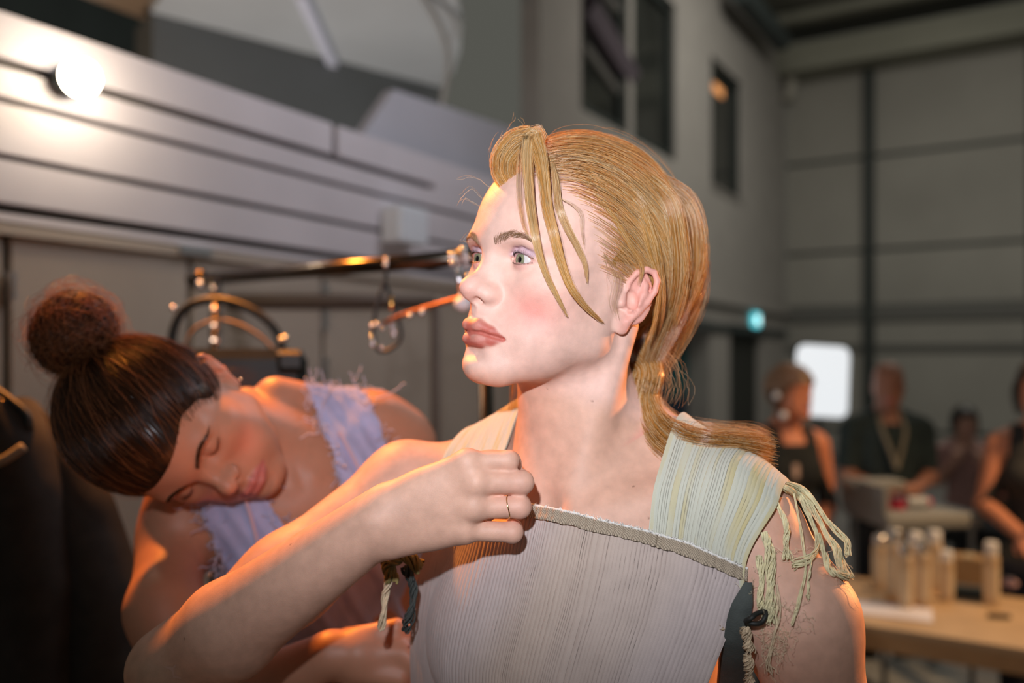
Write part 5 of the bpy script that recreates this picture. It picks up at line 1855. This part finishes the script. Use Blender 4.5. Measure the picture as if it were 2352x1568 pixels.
ra, rbb = px(458, 641, 1.90), px(1140, 585, 1.45)
rack = empty('clothes_rail', (ra[0], ra[1], 0), label='chrome clothes rail crossing behind the person in the cream top', cat='clothes rail')
at_root(rack, MB().tube([ra, rbb], 0.0150, 14).build('top_bar', chrome, smooth=True))
pp = px(495, 648, 1.87)
at_root(rack, MB().tube([pp + (0, 0, 0.02), (pp[0], pp[1], 0.05)], 0.013, 12).build('post', chrome, smooth=True))
dirr = (rbb - ra) / np.linalg.norm(rbb - ra)
p2_ = rbb - dirr * 0.02
at_root(rack, MB().tube([p2_, (p2_[0], p2_[1], 0.05)], 0.013, 12).build('post', chrome, smooth=True))
at_root(rack, MB().tube([(pp[0], pp[1], 0.3), (p2_[0], p2_[1], 0.3)], 0.012, 12).build('lower_bar', chrome, smooth=True))
perp = np.array([-dirr[1], dirr[0], 0])
for q in (pp, p2_):
    at_root(rack, MB().tube([np.array([q[0], q[1], 0.05]) - perp * 0.22, np.array([q[0], q[1], 0.05]) + perp * 0.22], 0.013, 12).build('foot', chrome, smooth=True))
    for s_ in (-1, 1):
        at_root(rack, MB().lathe([(0.012, 0), (0.022, 0.008), (0.022, 0.04), (0.01, 0.048)], np.array([q[0], q[1], 0.0]) + perp * 0.2 * s_, 12).build('caster', frame_m))
at_root(rack, MB().lathe([(0.017, -0.02), (0.022, -0.012), (0.022, 0.02), (0.012, 0.028)], ra, 14, -dirr).build('end_cap', chrome))
at_root(rack, ballmesh(0.012, px(461, 655, 1.88), 'end_knob', bright, None))
for y in (664, 712, 750, 783):
    at_root(rack, MB().lathe([(0.0145, -0.004), (0.0165, -0.002), (0.0165, 0.002), (0.0145, 0.004)], px(496, y, 1.868), 14).build('post_collar', bright))
# second rail behind
r2a, r2b = px(430, 692, 2.35), px(1000, 694, 2.45)
rail2 = empty('rear_rail', (r2a[0], r2a[1], 0), label='brown rail running level behind the chrome clothes rail', cat='rail')
brown = mat('brown_bar', (0.10, 0.065, 0.045), rough=0.6)
at_root(rail2, MB().tube([r2a, r2b], 0.022, 12).build('bar', brown, smooth=True))
for q in (r2a, r2b):
    at_root(rail2, MB().tube([(q[0], q[1], q[2]), (q[0], q[1], 0.0)], 0.014, 10).build('post', brown, smooth=True))

# black handbag hanging by its arched handle
bd = 1.62
bag = empty('handbag', px(540, 1000, bd), label='black handbag with a tall arched handle hanging behind the denim vest', cat='handbag')
g = MB().box(px(540, 905, bd), (0.27, 0.10, 0.175), 0.25, 0.02)
at_root(bag, g.build('body', blackp, smooth=False))
arch = spline([px(395, 835, bd), px(398, 760, bd), px(430, 705, bd), px(500, 688, bd), px(580, 712, bd), px(635, 762, bd), px(655, 835, bd)], 40)
at_root(bag, MB().tube(arch, 0.0085, 10).build('handle', blackp, smooth=True))
arch2 = spline([px(420, 845, bd + 0.06), px(440, 765, bd + 0.06), px(500, 735, bd + 0.06), px(570, 755, bd + 0.06), px(625, 800, bd + 0.06), px(640, 845, bd + 0.06)], 36)
at_root(bag, MB().tube(arch2, 0.004, 8).build('inner_strap', mat('tan_strap', (0.20, 0.15, 0.11), rough=0.7), smooth=True))
for x, y in ((645, 780), (655, 776), (398, 708)):
    at_root(bag, ballmesh(0.006, px(x, y, bd - 0.02), 'rivet', bright, None, 10))
at_root(bag, MB().box(px(668, 828, bd - 0.02), (0.05, 0.12, 0.04), 0.25, 0.008).build('flap_corner', blackp))
# hook from which the bag hangs
hk = px(497, 690, bd)
at_root(bag, MB().tube(spline([hk, px(497, 668, bd + 0.1), px(500, 640, 1.80)], 10), 0.003, 6).build('hook', chrome, smooth=True))

# jewelled hanger loop on the rail
jd = 1.45
jn = empty('jewelled_hanger', px(885, 640, jd), label='jewelled loop hanging from the middle of the chrome rail', cat='hanger')
loop = spline([px(885, 590, jd), px(886, 640, jd), px(868, 690, jd), px(858, 760, jd), px(870, 805, jd), px(900, 800, jd), px(922, 770, jd), px(905, 700, jd), px(886, 655, jd)], 50)
at_root(jn, MB().tube(loop, 0.0035, 8).build('wire', mat('black_wire', (0.012, 0.012, 0.01), rough=0.4), smooth=True))
for x, y in ((886, 597), (886, 609), (855, 748), (867, 745), (879, 753), (853, 773), (858, 787), (856, 793), (875, 799), (899, 746), (901, 758), (904, 769), (907, 762)):
    at_root(jn, ballmesh(0.0045, px(x, y, jd - 0.006), 'crystal', bright, None, 10))
at_root(jn, ballmesh(0.006, px(899, 697, jd - 0.006), 'gold_bead', mat('gold_bead', (0.9, 0.5, 0.15), rough=0.2, metal=1.0), None, 10, (0.8, 0.8, 2.2)))
# rope with crystals leading to the right
rp = empty('beaded_cord', px(905, 740, jd), label='brown beaded cord stretched between the two jewelled loops', cat='cord')
cord = spline([px(880, 742, jd), px(930, 722, jd - 0.03), px(990, 703, jd - 0.06), px(1072, 680, jd - 0.1)], 40)
at_root(rp, MB().tube(cord, 0.0042, 8).build('cord', mat('copper_cord', (0.32, 0.13, 0.06), rough=0.4, metal=0.6, noise=(300, 0.4)), smooth=True))
for x, y in ((941, 724), (969, 719), (971, 714)):
    at_root(rp, ballmesh(0.0045, px(x, y, jd - 0.06), 'crystal', bright, None, 10))
j2 = empty('crystal_pendant', px(1062, 600, 1.3), label='cluster of crystals with a silver drop at the end of the chrome rail', cat='pendant')
for x, y in ((1036, 585), (1038, 604), (1054, 580), (1055, 592), (1055, 603), (1067, 584), (1069, 596), (1072, 607), (1062, 572), (1076, 634), (1085, 590)):
    at_root(j2, ballmesh(0.0045, px(x, y, 1.3), 'crystal', bright, None, 10))
at_root(j2, MB().tube([px(1052, 608, 1.3), px(1054, 640, 1.3), px(1058, 680, 1.3)], 0.004, 8).build('silver_strip', bright, smooth=True))
at_root(j2, ballmesh(0.016, px(1064, 697, 1.3), 'drop', mat('pearl', (0.8, 0.82, 0.88), rough=0.3), None, 16, (0.9, 0.9, 0.75)))
at_root(j2, MB().tube([px(1054, 588, 1.285), px(1056, 575, 1.3)], 0.003, 6).build('hook', chrome, smooth=True))

# black coat hanging at the left edge
cd = 1.30
coat = empty('black_coat', px(60, 1100, cd), label='black coat hanging from the dark coat stand', cat='coat')
nu, nv = 90, 70
uu_, vv_ = np.meshgrid(np.linspace(0, 1, nu), np.linspace(0, 1, nv), indexing='ij')
xl = -170 + 0 * vv_
xr = np.interp(vv_, [0, 0.06, 0.14, 0.3, 1.0], [70, 150, 205, 262, 262])
xx = xl + uu_ * (xr - xl)
yt = 955 - 25 * np.sin(uu_ * 5.2) - 12 * np.sin(uu_ * 11)
yy = yt + vv_ * (2250 - yt)
dep = cd + 0.045 * np.sin(uu_ * 17 + 1.2 * np.sin(vv_ * 4)) * (0.3 + vv_) + 0.06 * (2 * uu_ - 1) ** 2
Pq = np.stack([(xx - CX) * dep / FPX, dep, CAM_H - (yy - CY) * dep / FPX], -1).reshape(-1, 3)
Vc, Qc = thick(Pq, grid_quads(nu, nv), None, -0.05)
at_root(coat, put('cloth', mesh_from('coat_cloth', Vc, [Qc]), black))
strapc = spline([px(-30, 880, cd - 0.03), px(20, 915, cd - 0.03), px(60, 950, cd - 0.03), px(70, 985, cd - 0.03)], 20)
at_root(coat, MB().tube(strapc, 0.006, 8).build('strap', blackp, smooth=True))
at_root(coat, MB().tube(spline([px(-40, 1075, cd - 0.09), px(10, 1055, cd - 0.09), px(55, 1025, cd - 0.08)], 12), 0.007, 8).build('grey_loop', mat('grey_webbing', (0.20, 0.19, 0.15), rough=0.8), smooth=True))
cs0 = px(-60, 900, cd + 0.12)
stand = empty('coat_stand', (cs0[0], cs0[1], 0), label='dark coat stand holding the black coat', cat='coat stand')
at_root(stand, MB().tube([(cs0[0], cs0[1], 0.03), (cs0[0], cs0[1], cs0[2] + 0.02)], 0.014, 12).build('pole', chrome, smooth=True))
at_root(stand, MB().lathe([(0.16, 0), (0.16, 0.012), (0.03, 0.03), (0.015, 0.05)], (cs0[0], cs0[1], 0), 24).build('base', frame_m, smooth=False))
at_root(stand, MB().tube(spline([(cs0[0], cs0[1], cs0[2] - 0.06), (cs0[0] + 0.05, cs0[1] - 0.04, cs0[2] - 0.05), (cs0[0] + 0.11, cs0[1] - 0.1, cs0[2] - 0.01)], 10), 0.008, 8).build('hook', chrome, smooth=True))

# ------------------------------------------------------------------ table with bottles at the right
TF = np.array([0.8545, -0.5195, 0.0])
TB = np.array([0.5195, 0.8545, 0.0])
tp = px(1960, 1430, 2.76)
th_ = tp[2]
t0 = np.array([tp[0], tp[1], 0]) - TF * 0.35
tl, tw = 1.9, 0.62
table = empty('wooden_table', t0 + TF * 0.5 + TB * 0.3, label='pale wooden make-up table covered with spray bottles', cat='table')
wood = mat('pale_wood', (0.52, 0.35, 0.19), rough=0.45, noise=(6, 0.12), bump=(60, 0.05))
wood2 = mat('wood_edge', (0.46, 0.27, 0.12), rough=0.5, noise=(8, 0.1))
ta = math.atan2(TF[1], TF[0])
tc_ = t0 + TF * tl / 2 + TB * tw / 2
at_root(table, MB().box(tc_ + (0, 0, th_ - 0.012), (tl, tw, 0.024), ta, 0.004).build('top', wood))
at_root(table, MB().box(tc_ - TB * (tw / 2 - 0.012) + (0, 0, th_ - 0.052), (tl - 0.02, 0.022, 0.055), ta).build('front_apron', wood2))
at_root(table, MB().box(tc_ + TB * (tw / 2 - 0.012) + (0, 0, th_ - 0.052), (tl - 0.02, 0.022, 0.055), ta).build('rear_apron', wood2))
for a in (0.08, tl - 0.08):
    for b in (0.06, tw - 0.06):
        q = t0 + TF * a + TB * b
        at_root(table, MB().box(q + (0, 0, (th_ - 0.03) / 2), (0.045, 0.045, th_ - 0.03), ta).build('leg', mat('dark_leg', (0.03, 0.03, 0.028), rough=0.6)))


def on_table(x, y):
    r = np.array([(x - CX) / FPX, 1.0, (CY - y) / FPX])
    return np.array([0, 0, CAM_H]) + r * ((th_ - CAM_H) / r[2])


bot_m = mat('amber_cream_bottle', (0.62, 0.45, 0.27), rough=0.35, noise=(20, 0.08))
cap_w = mat('white_cap', (0.80, 0.78, 0.74), rough=0.4)
cap_s = mat('silver_cap', (0.75, 0.72, 0.66), rough=0.25, metal=0.8)
lab_m = mat('cream_label', (0.70, 0.55, 0.36), rough=0.6)


def bottle(x, yb, yt, wpx, cap, lab):
    p = on_table(x, yb)
    d_ = p[1]
    h = (yb - yt) * d_ / FPX
    r = wpx / 2 * d_ / FPX
    bt = empty('spray_bottle', p, label=lab, cat='bottle', group='spray bottles on the make-up table')
    at_root(bt, MB().lathe([(r * 0.9, 0.001), (r, 0.006), (r, h * 0.74), (r * 0.9, h * 0.79), (r * 0.72, h * 0.81)], p, 20).build('body', bot_m, smooth=False))
    at_root(bt, MB().lathe([(r * 1.012, h * 0.12), (r * 1.012, h * 0.6)], p, 20).build('label_band', lab_m))
    at_root(bt, MB().lathe([(r * 0.7, h * 0.81), (r * 0.86, h * 0.82), (r * 0.86, h * 0.97), (r * 0.7, h)], p, 18).build('cap', cap))


bottle(2022, 1345, 1228, 36, cap_s, 'leftmost spray bottle of the group on the table')
bottle(2055, 1372, 1212, 40, cap_s, 'tall spray bottle second from the left in the group')
bottle(2080, 1396, 1246, 32, cap_s, 'spray bottle third from the left, nearest the paper')
bottle(2103, 1366, 1222, 36, cap_w, 'spray bottle with a white cap in the middle of the group')
bottle(2120, 1390, 1240, 34, cap_s, 'thick spray bottle standing nearest the front edge of the group')
bottle(2147, 1357, 1218, 34, cap_w, 'tall slim spray bottle at the right of the group')
bottle(2174, 1378, 1264, 32, cap_w, 'short bottle with a big white cap at the right end of the group')
bottle(2277, 1388, 1244, 34, cap_w, 'spray bottle standing alone on the right of the table')
q = on_table(2030, 1402)
pap = MB().box(q + (0, 0, 0.0025), (0.30, 0.16, 0.004), ta + 0.1, 0.001).build('paper', mat('white_paper', (0.78, 0.74, 0.78), rough=0.6), label='white sheet of paper lying by the bottles', cat='paper')
q = on_table(2068, 1386)
pen = empty('pencil', q, label='orange pencil lying on the white sheet', cat='pencil')
at_root(pen, MB().tube([q + (0, 0, 0.009) - TF * 0.05, q + (0, 0, 0.009) + TF * 0.06], 0.0045, 8).build('shaft', mat('orange_paint', (0.75, 0.32, 0.05), rough=0.4)))
at_root(pen, MB().lathe([(0.0046, 0), (0.0006, 0.014)], q + (0, 0, 0.009) + TF * 0.06, 8, TF).build('tip', cap_s))
q = on_table(2292, 1420)
lip_ = empty('mascara', q, label='short black tube lying in front of the lone bottle', cat='make-up')
at_root(lip_, MB().tube([q + (0, 0, 0.009) - (TF + TB * 0.3) * 0.03, q + (0, 0, 0.009) + (TF + TB * 0.3) * 0.01], 0.008, 10).build('tube', mat('black_gloss', (0.012, 0.012, 0.012), rough=0.2)))
at_root(lip_, MB().tube([q + (0, 0, 0.009) + (TF + TB * 0.3) * 0.011, q + (0, 0, 0.009) + (TF + TB * 0.3) * 0.035], 0.007, 10).build('cap', bpy.data.materials['black_gloss']))
q = on_table(2225, 1348)
cb_ = empty('cardboard_box', q, label='brown cardboard box at the rear of the table', cat='box')
at_root(cb_, MB().box(q + (0, 0, 0.06), (0.16, 0.10, 0.118), ta, 0.004).build('carton', mat('cardboard', (0.30, 0.19, 0.09), rough=0.8, noise=(20, 0.08))))
at_root(cb_, MB().box(q + (0, 0, 0.1205), (0.03, 0.101, 0.002), ta).build('tape', mat('tape', (0.42, 0.33, 0.2), rough=0.4)))
q = on_table(2240, 1375)
pl_ = empty('pouch', q, label='dark zip pouch lying left of the lone bottle', cat='pouch')
at_root(pl_, MB().box(q + (0, 0, 0.022) - TF * 0.02, (0.13, 0.06, 0.042), ta, 0.012).build('bag', mat('dark_teal_pouch', (0.018, 0.03, 0.03), rough=0.7)))
at_root(pl_, MB().box(q + (0, 0, 0.0445) - TF * 0.02, (0.11, 0.006, 0.004), ta).build('zip', cap_s))
q = on_table(2320, 1352)
pp_ = empty('powder_puff', q, label='pink and white powder puff by the right edge', cat='make-up')
at_root(pp_, ballmesh(0.024, q + (0, 0, 0.02), 'puff', mat('pink_puff', (0.75, 0.45, 0.42), rough=0.9), None, 14, (1.2, 1.0, 0.8)))
at_root(pp_, MB().box(q + (0, 0, 0.041), (0.03, 0.012, 0.003), ta).build('ribbon', cap_w))

# trolley behind the table with red jars
tz = 3.6
tro = empty('trolley', px(2060, 1240, tz), label='grey trolley with a tray of red pots behind the bottles', cat='trolley')
grey = mat('trolley_grey', (0.22, 0.22, 0.20), rough=0.6)
tcx = px(2092, 1180, tz)
at_root(tro, MB().box((tcx[0], tcx[1], tcx[2]), (0.42, 0.36, 0.06), 0.1, 0.01).build('tray', grey))
at_root(tro, MB().box((tcx[0] - 0.2, tcx[1], tcx[2] + 0.07), (0.02, 0.36, 0.14), 0.1).build('side_rail', grey))
at_root(tro, MB().box((tcx[0] - 0.12, tcx[1] + 0.1, px(2000, 1118, tz)[2]), (0.24, 0.12, 0.035), 0.1, 0.006).build('upper_shelf', grey))
at_root(tro, MB().box((tcx[0], tcx[1], 0.25), (0.42, 0.36, 0.04), 0.1, 0.006).build('lower_shelf', grey))
for sx in (-1, 1):
    for sy in (-1, 1):
        at_root(tro, MB().tube([(tcx[0] + sx * 0.18, tcx[1] + sy * 0.15, 0.06), (tcx[0] + sx * 0.18, tcx[1] + sy * 0.15, tcx[2])], 0.012, 8).build('leg', grey))
        at_root(tro, MB().lathe([(0.015, 0), (0.028, 0.01), (0.028, 0.05), (0.012, 0.06)], (tcx[0] + sx * 0.18, tcx[1] + sy * 0.15, 0), 12).build('caster', frame_m))
red = mat('red_pot', (0.42, 0.03, 0.06), rough=0.4)
for k, x in enumerate((2028, 2062)):
    q = px(x, 1160, tz - 0.05)
    q[2] = tcx[2] + 0.031
    jr = empty('red_pot', q, label=('left' if k == 0 else 'right') + ' one of two small red pots on the trolley', cat='pot', group='red pots on the trolley')
    at_root(jr, MB().lathe([(0.028, 0), (0.03, 0.004), (0.03, 0.04)], q, 16).build('jar', red))
    at_root(jr, MB().lathe([(0.031, 0.04), (0.031, 0.052), (0.02, 0.056)], q, 16).build('lid', mat('dark_lid', (0.1, 0.02, 0.03), rough=0.4)))
q = px(2106, 1160, tz - 0.03)
q[2] = tcx[2] + 0.031
gp = empty('spray_can', q, label='grey can lying beside the red pots on the trolley', cat='can')
at_root(gp, MB().tube([q + (-0.04, 0, 0.024), q + (0.04, 0, 0.024)], 0.023, 12).build('can', mat('grey_can', (0.4, 0.42, 0.42), rough=0.4)))
at_root(gp, MB().tube([q + (0.041, 0, 0.024), q + (0.058, 0, 0.024)], 0.018, 12).build('nozzle', red))

# bright panel light on a stand
ld_ = 4.6
corners = [(1832, 786), (1952, 794), (1943, 967), (1826, 950)]
cpt = px(1890, 875, ld_)
wv = (px(1952, 794, ld_) - px(1832, 786, ld_))
hv = (px(1832, 786, ld_) - px(1826, 950, ld_))
w_, h_ = np.linalg.norm(wv), np.linalg.norm(hv)
ev, eh = wv / w_, hv / h_
ring_ = []
rr = 0.05
for cxs, cys, a0 in ((1, 1, 0), (-1, 1, 90), (-1, -1, 180), (1, -1, 270)):
    for a in np.linspace(a0, a0 + 90, 6):
        ring_.append(cpt + ev * (cxs * (w_ / 2 - rr) + rr * math.cos(math.radians(a))) + eh * (cys * (h_ / 2 - rr) + rr * math.sin(math.radians(a))))
pan = empty('light_panel', (cpt[0], cpt[1] + 0.05, 0), label='bright white light panel on a stand behind the black sleeveless top', cat='light')
at_root(pan, MB().prism(ring_, (0, 0.02, 0)).build('diffuser', mat('panel_diffuser', (0.9, 0.92, 0.95), emit=(0.86, 0.90, 0.93), strength=0.85)))
at_root(pan, MB().prism([cpt + (p - cpt) * 1.03 + (0, 0.021, 0) for p in ring_], (0, 0.03, 0)).build('housing', frame_m))
at_root(pan, MB().tube([cpt + (0, 0.06, 0), (cpt[0], cpt[1] + 0.06, 0.02)], 0.014, 10).build('stand_pole', frame_m))
for a in (0.3, 2.4, 4.5):
    at_root(pan, MB().tube([(cpt[0], cpt[1] + 0.06, 0.35), (cpt[0] + 0.35 * math.cos(a), cpt[1] + 0.06 + 0.35 * math.sin(a), 0.015)], 0.010, 8).build('stand_leg', frame_m))

# ------------------------------------------------------------------ people in the background


def person(head_px, head_y, d_cm, yaw, head_yaw, arms, sk, hairc, wear, label, hair_long=0.0, sit=False, wide=1.0, head_pitch=0.0, hs=1.0, h=0.75, bald=False):
    """A full figure at distance d_cm (cm). head_px, head_y: where the photograph shows the middle of the head."""
    ht = cmpx(head_px, head_y, d_cm)
    hf = (frame(head_yaw, head_pitch, 0), ht)
    bf = (frame(yaw, 0, 0), ht + np.array([0, 0, -15.5]) - frame(yaw, 0, 0)[:, 1] * 1.0)
    S = Shape()
    torso(S, bf, bust=wear.get('bust', True), wide=wide)
    T = Shape()
    T.items = list(S.items)
    B = Shape()
    B.items = list(S.items)
    B.cone(loc(bf, (0, -1, -3)), loc(hf, (0, -0.6, -4)), 5.4 * wide, 5.0, 3.0)
    H = Shape()
    add_head(H, hf)
    B.merge(H, 1.6)
    for side, (sh, el, wr, fd, pm) in zip((1, -1), arms):
        s0 = loc(bf, (side * 15.5 * wide, -0.8, -5.5))
        e0, w0 = loc(bf, el), loc(bf, wr)
        for X in (B, T):
            X.chain([s0, e0], [4.5 * wide, 3.7 * wide], 2.5)
        B.chain([e0, w0], [3.7 * wide, 2.5], 1.5)
        A = Shape()
        hand(A, w0, bf[0] @ np.asarray(fd, float), bf[0] @ np.asarray(pm, float), 0.95, 0.5, side)
        B.merge(A, 1.0)
    zf = -CAM_H * 100
    for side in (1, -1):
        hip = loc(bf, (side * 8.5, -1.5, -56))
        if sit:
            kn = loc(bf, (side * 9.5, 38, -60))
            an = np.array([kn[0], kn[1], zf + 8])
        else:
            an = np.array([hip[0], hip[1] + 1.5, zf + 8])
            kn = (hip + an) / 2 + bf[0][:, 1] * 2
        toe = an + bf[0][:, 1] * 14 + np.array([0, 0, -5.2])
        for X in (B, T):
            X.chain([hip, kn, an], [8.6, 5.8, 3.6], 4.0)
            X.chain([an + (0, 0, -3.8), toe], [3.4, 2.5], 2.0)
    lo = np.array([ht[0] - 62, ht[1] - 72, zf - 2])
    hi = np.array([ht[0] + 62, ht[1] + 45, ht[2] + 18])
    V, Q = B.polygonize(lo, hi, h)
    V = relax(V, Q, 1, 0.4)
    tint = head_paint(V, hf, sk, lip=(0.45, 0.14, 0.12))
    m = mat('background_skin', sk, rough=0.55, attr='tint')
    o = put('person', mesh_from('person', to_world(V), [Q], {'tint': tint}), m, label=label, cat='person')
    # hair
    dd_ = np.stack([np.cos(el_) * np.cos(az_), np.cos(el_) * np.sin(az_), np.sin(el_) + 0 * az_], -1).reshape(-1, 3)
    p0_ = HC + dd_ * HR
    if not bald:
        okh = scalp_mask(p0_, 1)
        ph_ = HC + dd_ * (HR + 0.25 + (1.2 + hair_long * 0.05) * sstep(0, 2.0, hairline2(p0_[:, 0], p0_[:, 2]) - p0_[:, 1])[:, None])
        qq = grid_quads(48, 30)
        qq = qq[okh[qq].all(1)]
        if len(qq):
            Vh, Qh = thick(ph_ @ hf[0].T + hf[1], qq[:, ::-1], None, 0.3)
            hr = put('hair', mesh_from('hair_cap', to_world(Vh), [Qh]), mat('background_hair', hairc, rough=0.4, noise=(60, 0.3), bump=(300, 0.4)), parent=o)
            if hair_long:
                for sd in (1, -1):
                    lock('hair_fall', [loc(hf, p) for p in [(sd * 5.8, -1.0, 9.0), (sd * 8.0, 0.0, 3.0), (sd * 7.8, 1.0, -3.0), (sd * 7.0, 2.0, -3.0 - hair_long)]], 120, [1.2, 2.2, 2.4, 1.6], 0, 0.06, 5, hairc, 0.5, 14, 0.02, parent=hr, material=None, light=False)
    # eyes
    for sg_ in (1, -1):
        ballmesh(0.0118, to_world(loc(hf, EYE_C * (sg_, 1, 1))), 'eyeball', mat('dark_eye', (0.12, 0.09, 0.08), rough=0.2), o, 10)
    Rb_, Tb_ = bf
    for nm, fn, off, colr in wear['clothes']:
        def kp(V, fn=fn):
            return fn((V - Tb_) @ Rb_, V[:, 2] - zf)
        Vc, Qc = T.inflated(off).polygonize(lo, hi, h * 1.25, keep=kp)
        if not len(Qc):
            continue
        Vc = relax(Vc, Qc, 2, 0.5)
        Vc, Qc = thick(Vc, Qc, None, 0.35)
        put(nm, mesh_from(nm, to_world(Vc), [Qc]), mat(nm + '_cloth', colr, rough=0.9, noise=(15, 0.15), bump=(200, 0.2)), parent=o)
    return o, hf, bf


az_ = np.linspace(0, 2 * math.pi, 48)[:, None]
el_ = np.linspace(-1.05, math.pi / 2, 30)[None, :]
tank = lambda P, z: (P[:, 2] < np.where(np.abs(P[:, 0]) < 4.5, -4.0, 4.0)) & (np.abs(P[:, 0]) < np.interp(P[:, 2], [-60, -14, -8, 2], [40, 14.5, 12.5, 11.5])) & (P[:, 2] > -58)
tee = lambda P, z: (P[:, 2] < np.where(np.abs(P[:, 0]) < 5.5, -2.0, 6.0)) & (P[:, 2] > -58) & ~((np.abs(P[:, 0]) > 16) & (P[:, 2] < -26))
legs = lambda P, z: (P[:, 2] < -50) & (z > 8)
shoes = lambda P, z: z <= 9

pa, hfa, bfa = person(1812, 912, 372, -0.15, -0.55, [((0, 0, 0), (21, -3, -33), (9, 10, -47), (-0.8, 0.5, -0.3), (-0.3, -0.2, -0.9)), ((0, 0, 0), (-21, -2, -33), (-12, 14, -46), (0.5, 0.8, 0.1), (0.3, -0.3, -0.9))],
       (0.62, 0.22, 0.11), (0.20, 0.11, 0.06), dict(clothes=[('tank_top', tank, 0.7, (0.010, 0.013, 0.013)), ('trousers', legs, 0.9, (0.012, 0.012, 0.013)), ('shoes', shoes, 0.8, (0.03, 0.03, 0.03))]),
       'person in a black sleeveless top standing before the light panel', hair_long=8)
# pearl clips in the hair
for k, p in enumerate([(-8.8, 1.0, 1.0), (-7.5, 3.5, -7.5), (8.0, 3.0, -8.5)]):
    ballmesh(0.017, to_world(loc(hfa, p)), 'pearl_clip', mat('pearl_clip', (0.9, 0.9, 0.9), rough=0.2), pa, 12)
MB().box(to_world(loc(bfa, (-1.5, 10.2, -16))), (0.035, 0.012, 0.06), 0.5, 0.004).build('badge', mat('pale_badge', (0.5, 0.36, 0.3), rough=0.5), pa)

pb, hfb, bfb = person(2040, 890, 425, 0.1, 0.35, [((0, 0, 0), (20, 0, -30), (6, 22, -32), (-1, 0.2, 0.1), (0, -0.4, -0.9)), ((0, 0, 0), (-20, 0, -30), (-4, 20, -34), (1, 0.2, 0.05), (0, -0.4, -0.9))],
       (0.36, 0.16, 0.10), (0.03, 0.02, 0.015), dict(bust=False, clothes=[('t_shirt', tee, 0.9, (0.020, 0.035, 0.036)), ('trousers', legs, 1.0, (0.012, 0.011, 0.011)), ('shoes', shoes, 0.8, (0.02, 0.02, 0.02))]),
       'person in a dark teal t-shirt and lanyard with folded forearms', wide=1.12, bald=True, head_pitch=-0.15)
ln_m = mat('lanyard', (0.22, 0.20, 0.15), rough=0.7)
for s_ in (1, -1):
    pts_ = spline([loc(bfb, (s_ * 5.0, 1.0, 4.0)), loc(bfb, (s_ * 5.5, 8.5, -5.0)), loc(bfb, (s_ * 3.0, 11.5, -14.0)), loc(bfb, (0.0, 13.0, -24.0))], 20)
    V_, F_ = tube_arrays(to_world(pts_), 0.012, 6)
    put('lanyard_strap', mesh_from('lanyard_strap', V_, [F_]), ln_m, parent=pb)

pc, hfc, bfc = person(2215, 975, 640, 0.25, 0.1, [((0, 0, 0), (19, 4, -28), (10, 20, -14), (-0.4, 0.1, 1), (-0.2, -1, 0)), ((0, 0, 0), (-19, 4, -28), (-12, 18, -12), (0.4, 0.1, 1), (0.2, -1, 0))],
       (0.46, 0.24, 0.17), (0.015, 0.012, 0.010), dict(clothes=[('blouse', tee, 0.8, (0.34, 0.19, 0.17)), ('skirt', legs, 1.2, (0.014, 0.014, 0.016)), ('shoes', shoes, 0.9, (0.02, 0.02, 0.02))]),
       'seated person in a dusty pink blouse near the far wall', hair_long=5, sit=True, h=0.9)
# the stool she sits on
sc_ = to_world(loc(bfc, (0, -2, -68)))
st = empty('stool', (sc_[0], sc_[1], 0), label='black stool under the seated person in the pink blouse', cat='stool')
at_root(st, MB().lathe([(0.17, 0), (0.18, 0.01), (0.18, 0.05), (0.16, 0.06)], (sc_[0], sc_[1], sc_[2] - 0.06), 24).build('seat', black))
for a in (0.6, 2.2, 3.7, 5.3):
    at_root(st, MB().tube([(sc_[0] + 0.12 * math.cos(a), sc_[1] + 0.12 * math.sin(a), sc_[2] - 0.05), (sc_[0] + 0.2 * math.cos(a), sc_[1] + 0.2 * math.sin(a), 0.0)], 0.012, 8).build('leg', frame_m))

pd, hfd, bfd = person(2394, 905, 335, 0.5, 0.7, [((0, 0, 0), (20, 4, -29), (8, 24, -24), (-0.6, 0.7, 0.2), (0, -0.4, -0.9)), ((0, 0, 0), (-20, 2, -30), (-7, 26, -38), (0.1, 1, 0), (0.2, -0.2, -0.9))],
       (0.60, 0.24, 0.13), (0.05, 0.025, 0.012), dict(clothes=[('tank_top', tank, 0.7, (0.03, 0.03, 0.03)), ('trousers', legs, 0.9, (0.02, 0.02, 0.03)), ('shoes', shoes, 0.8, (0.03, 0.03, 0.03))]),
       'person in a dark top reaching in from the edge over the table', hair_long=6)

# dark crate and blue bag by the far wall
q = px(2255, 1150, 7.2)
cr = empty('storage_crate', (q[0] + 0.2, q[1], 0), label='brown storage crate by the far wall at the right', cat='crate')
cbx = mat('brown_crate', (0.10, 0.075, 0.045), rough=0.8)
zt_ = px(2300, 1135, 7.2)[2]
at_root(cr, MB().box((q[0] + 0.2, q[1], zt_ / 2), (0.62, 0.5, zt_), 0.1, 0.01).build('box', cbx))
at_root(cr, MB().box((q[0] + 0.2, q[1], zt_ + 0.0125), (0.64, 0.52, 0.025), 0.1, 0.006).build('lid', mat('rust_lid', (0.16, 0.04, 0.02), rough=0.7)))
bb_ = empty('blue_bag', (q[0] + 0.2, q[1], zt_ + 0.025), label='soft blue bag lying on the brown crate', cat='bag')
at_root(bb_, ballmesh(0.16, (q[0] + 0.2, q[1], zt_ + 0.025 + 0.105), 'pouch', mat('blue_bag', (0.03, 0.08, 0.12), rough=0.7, noise=(10, 0.3)), None, 20, (1.3, 0.9, 0.66)))
at_root(bb_, MB().tube(spline([(q[0] + 0.08, q[1] - 0.05, zt_ + 0.2), (q[0] + 0.2, q[1] - 0.06, zt_ + 0.29), (q[0] + 0.32, q[1] - 0.05, zt_ + 0.2)], 12), 0.01, 8).build('strap', blackp))
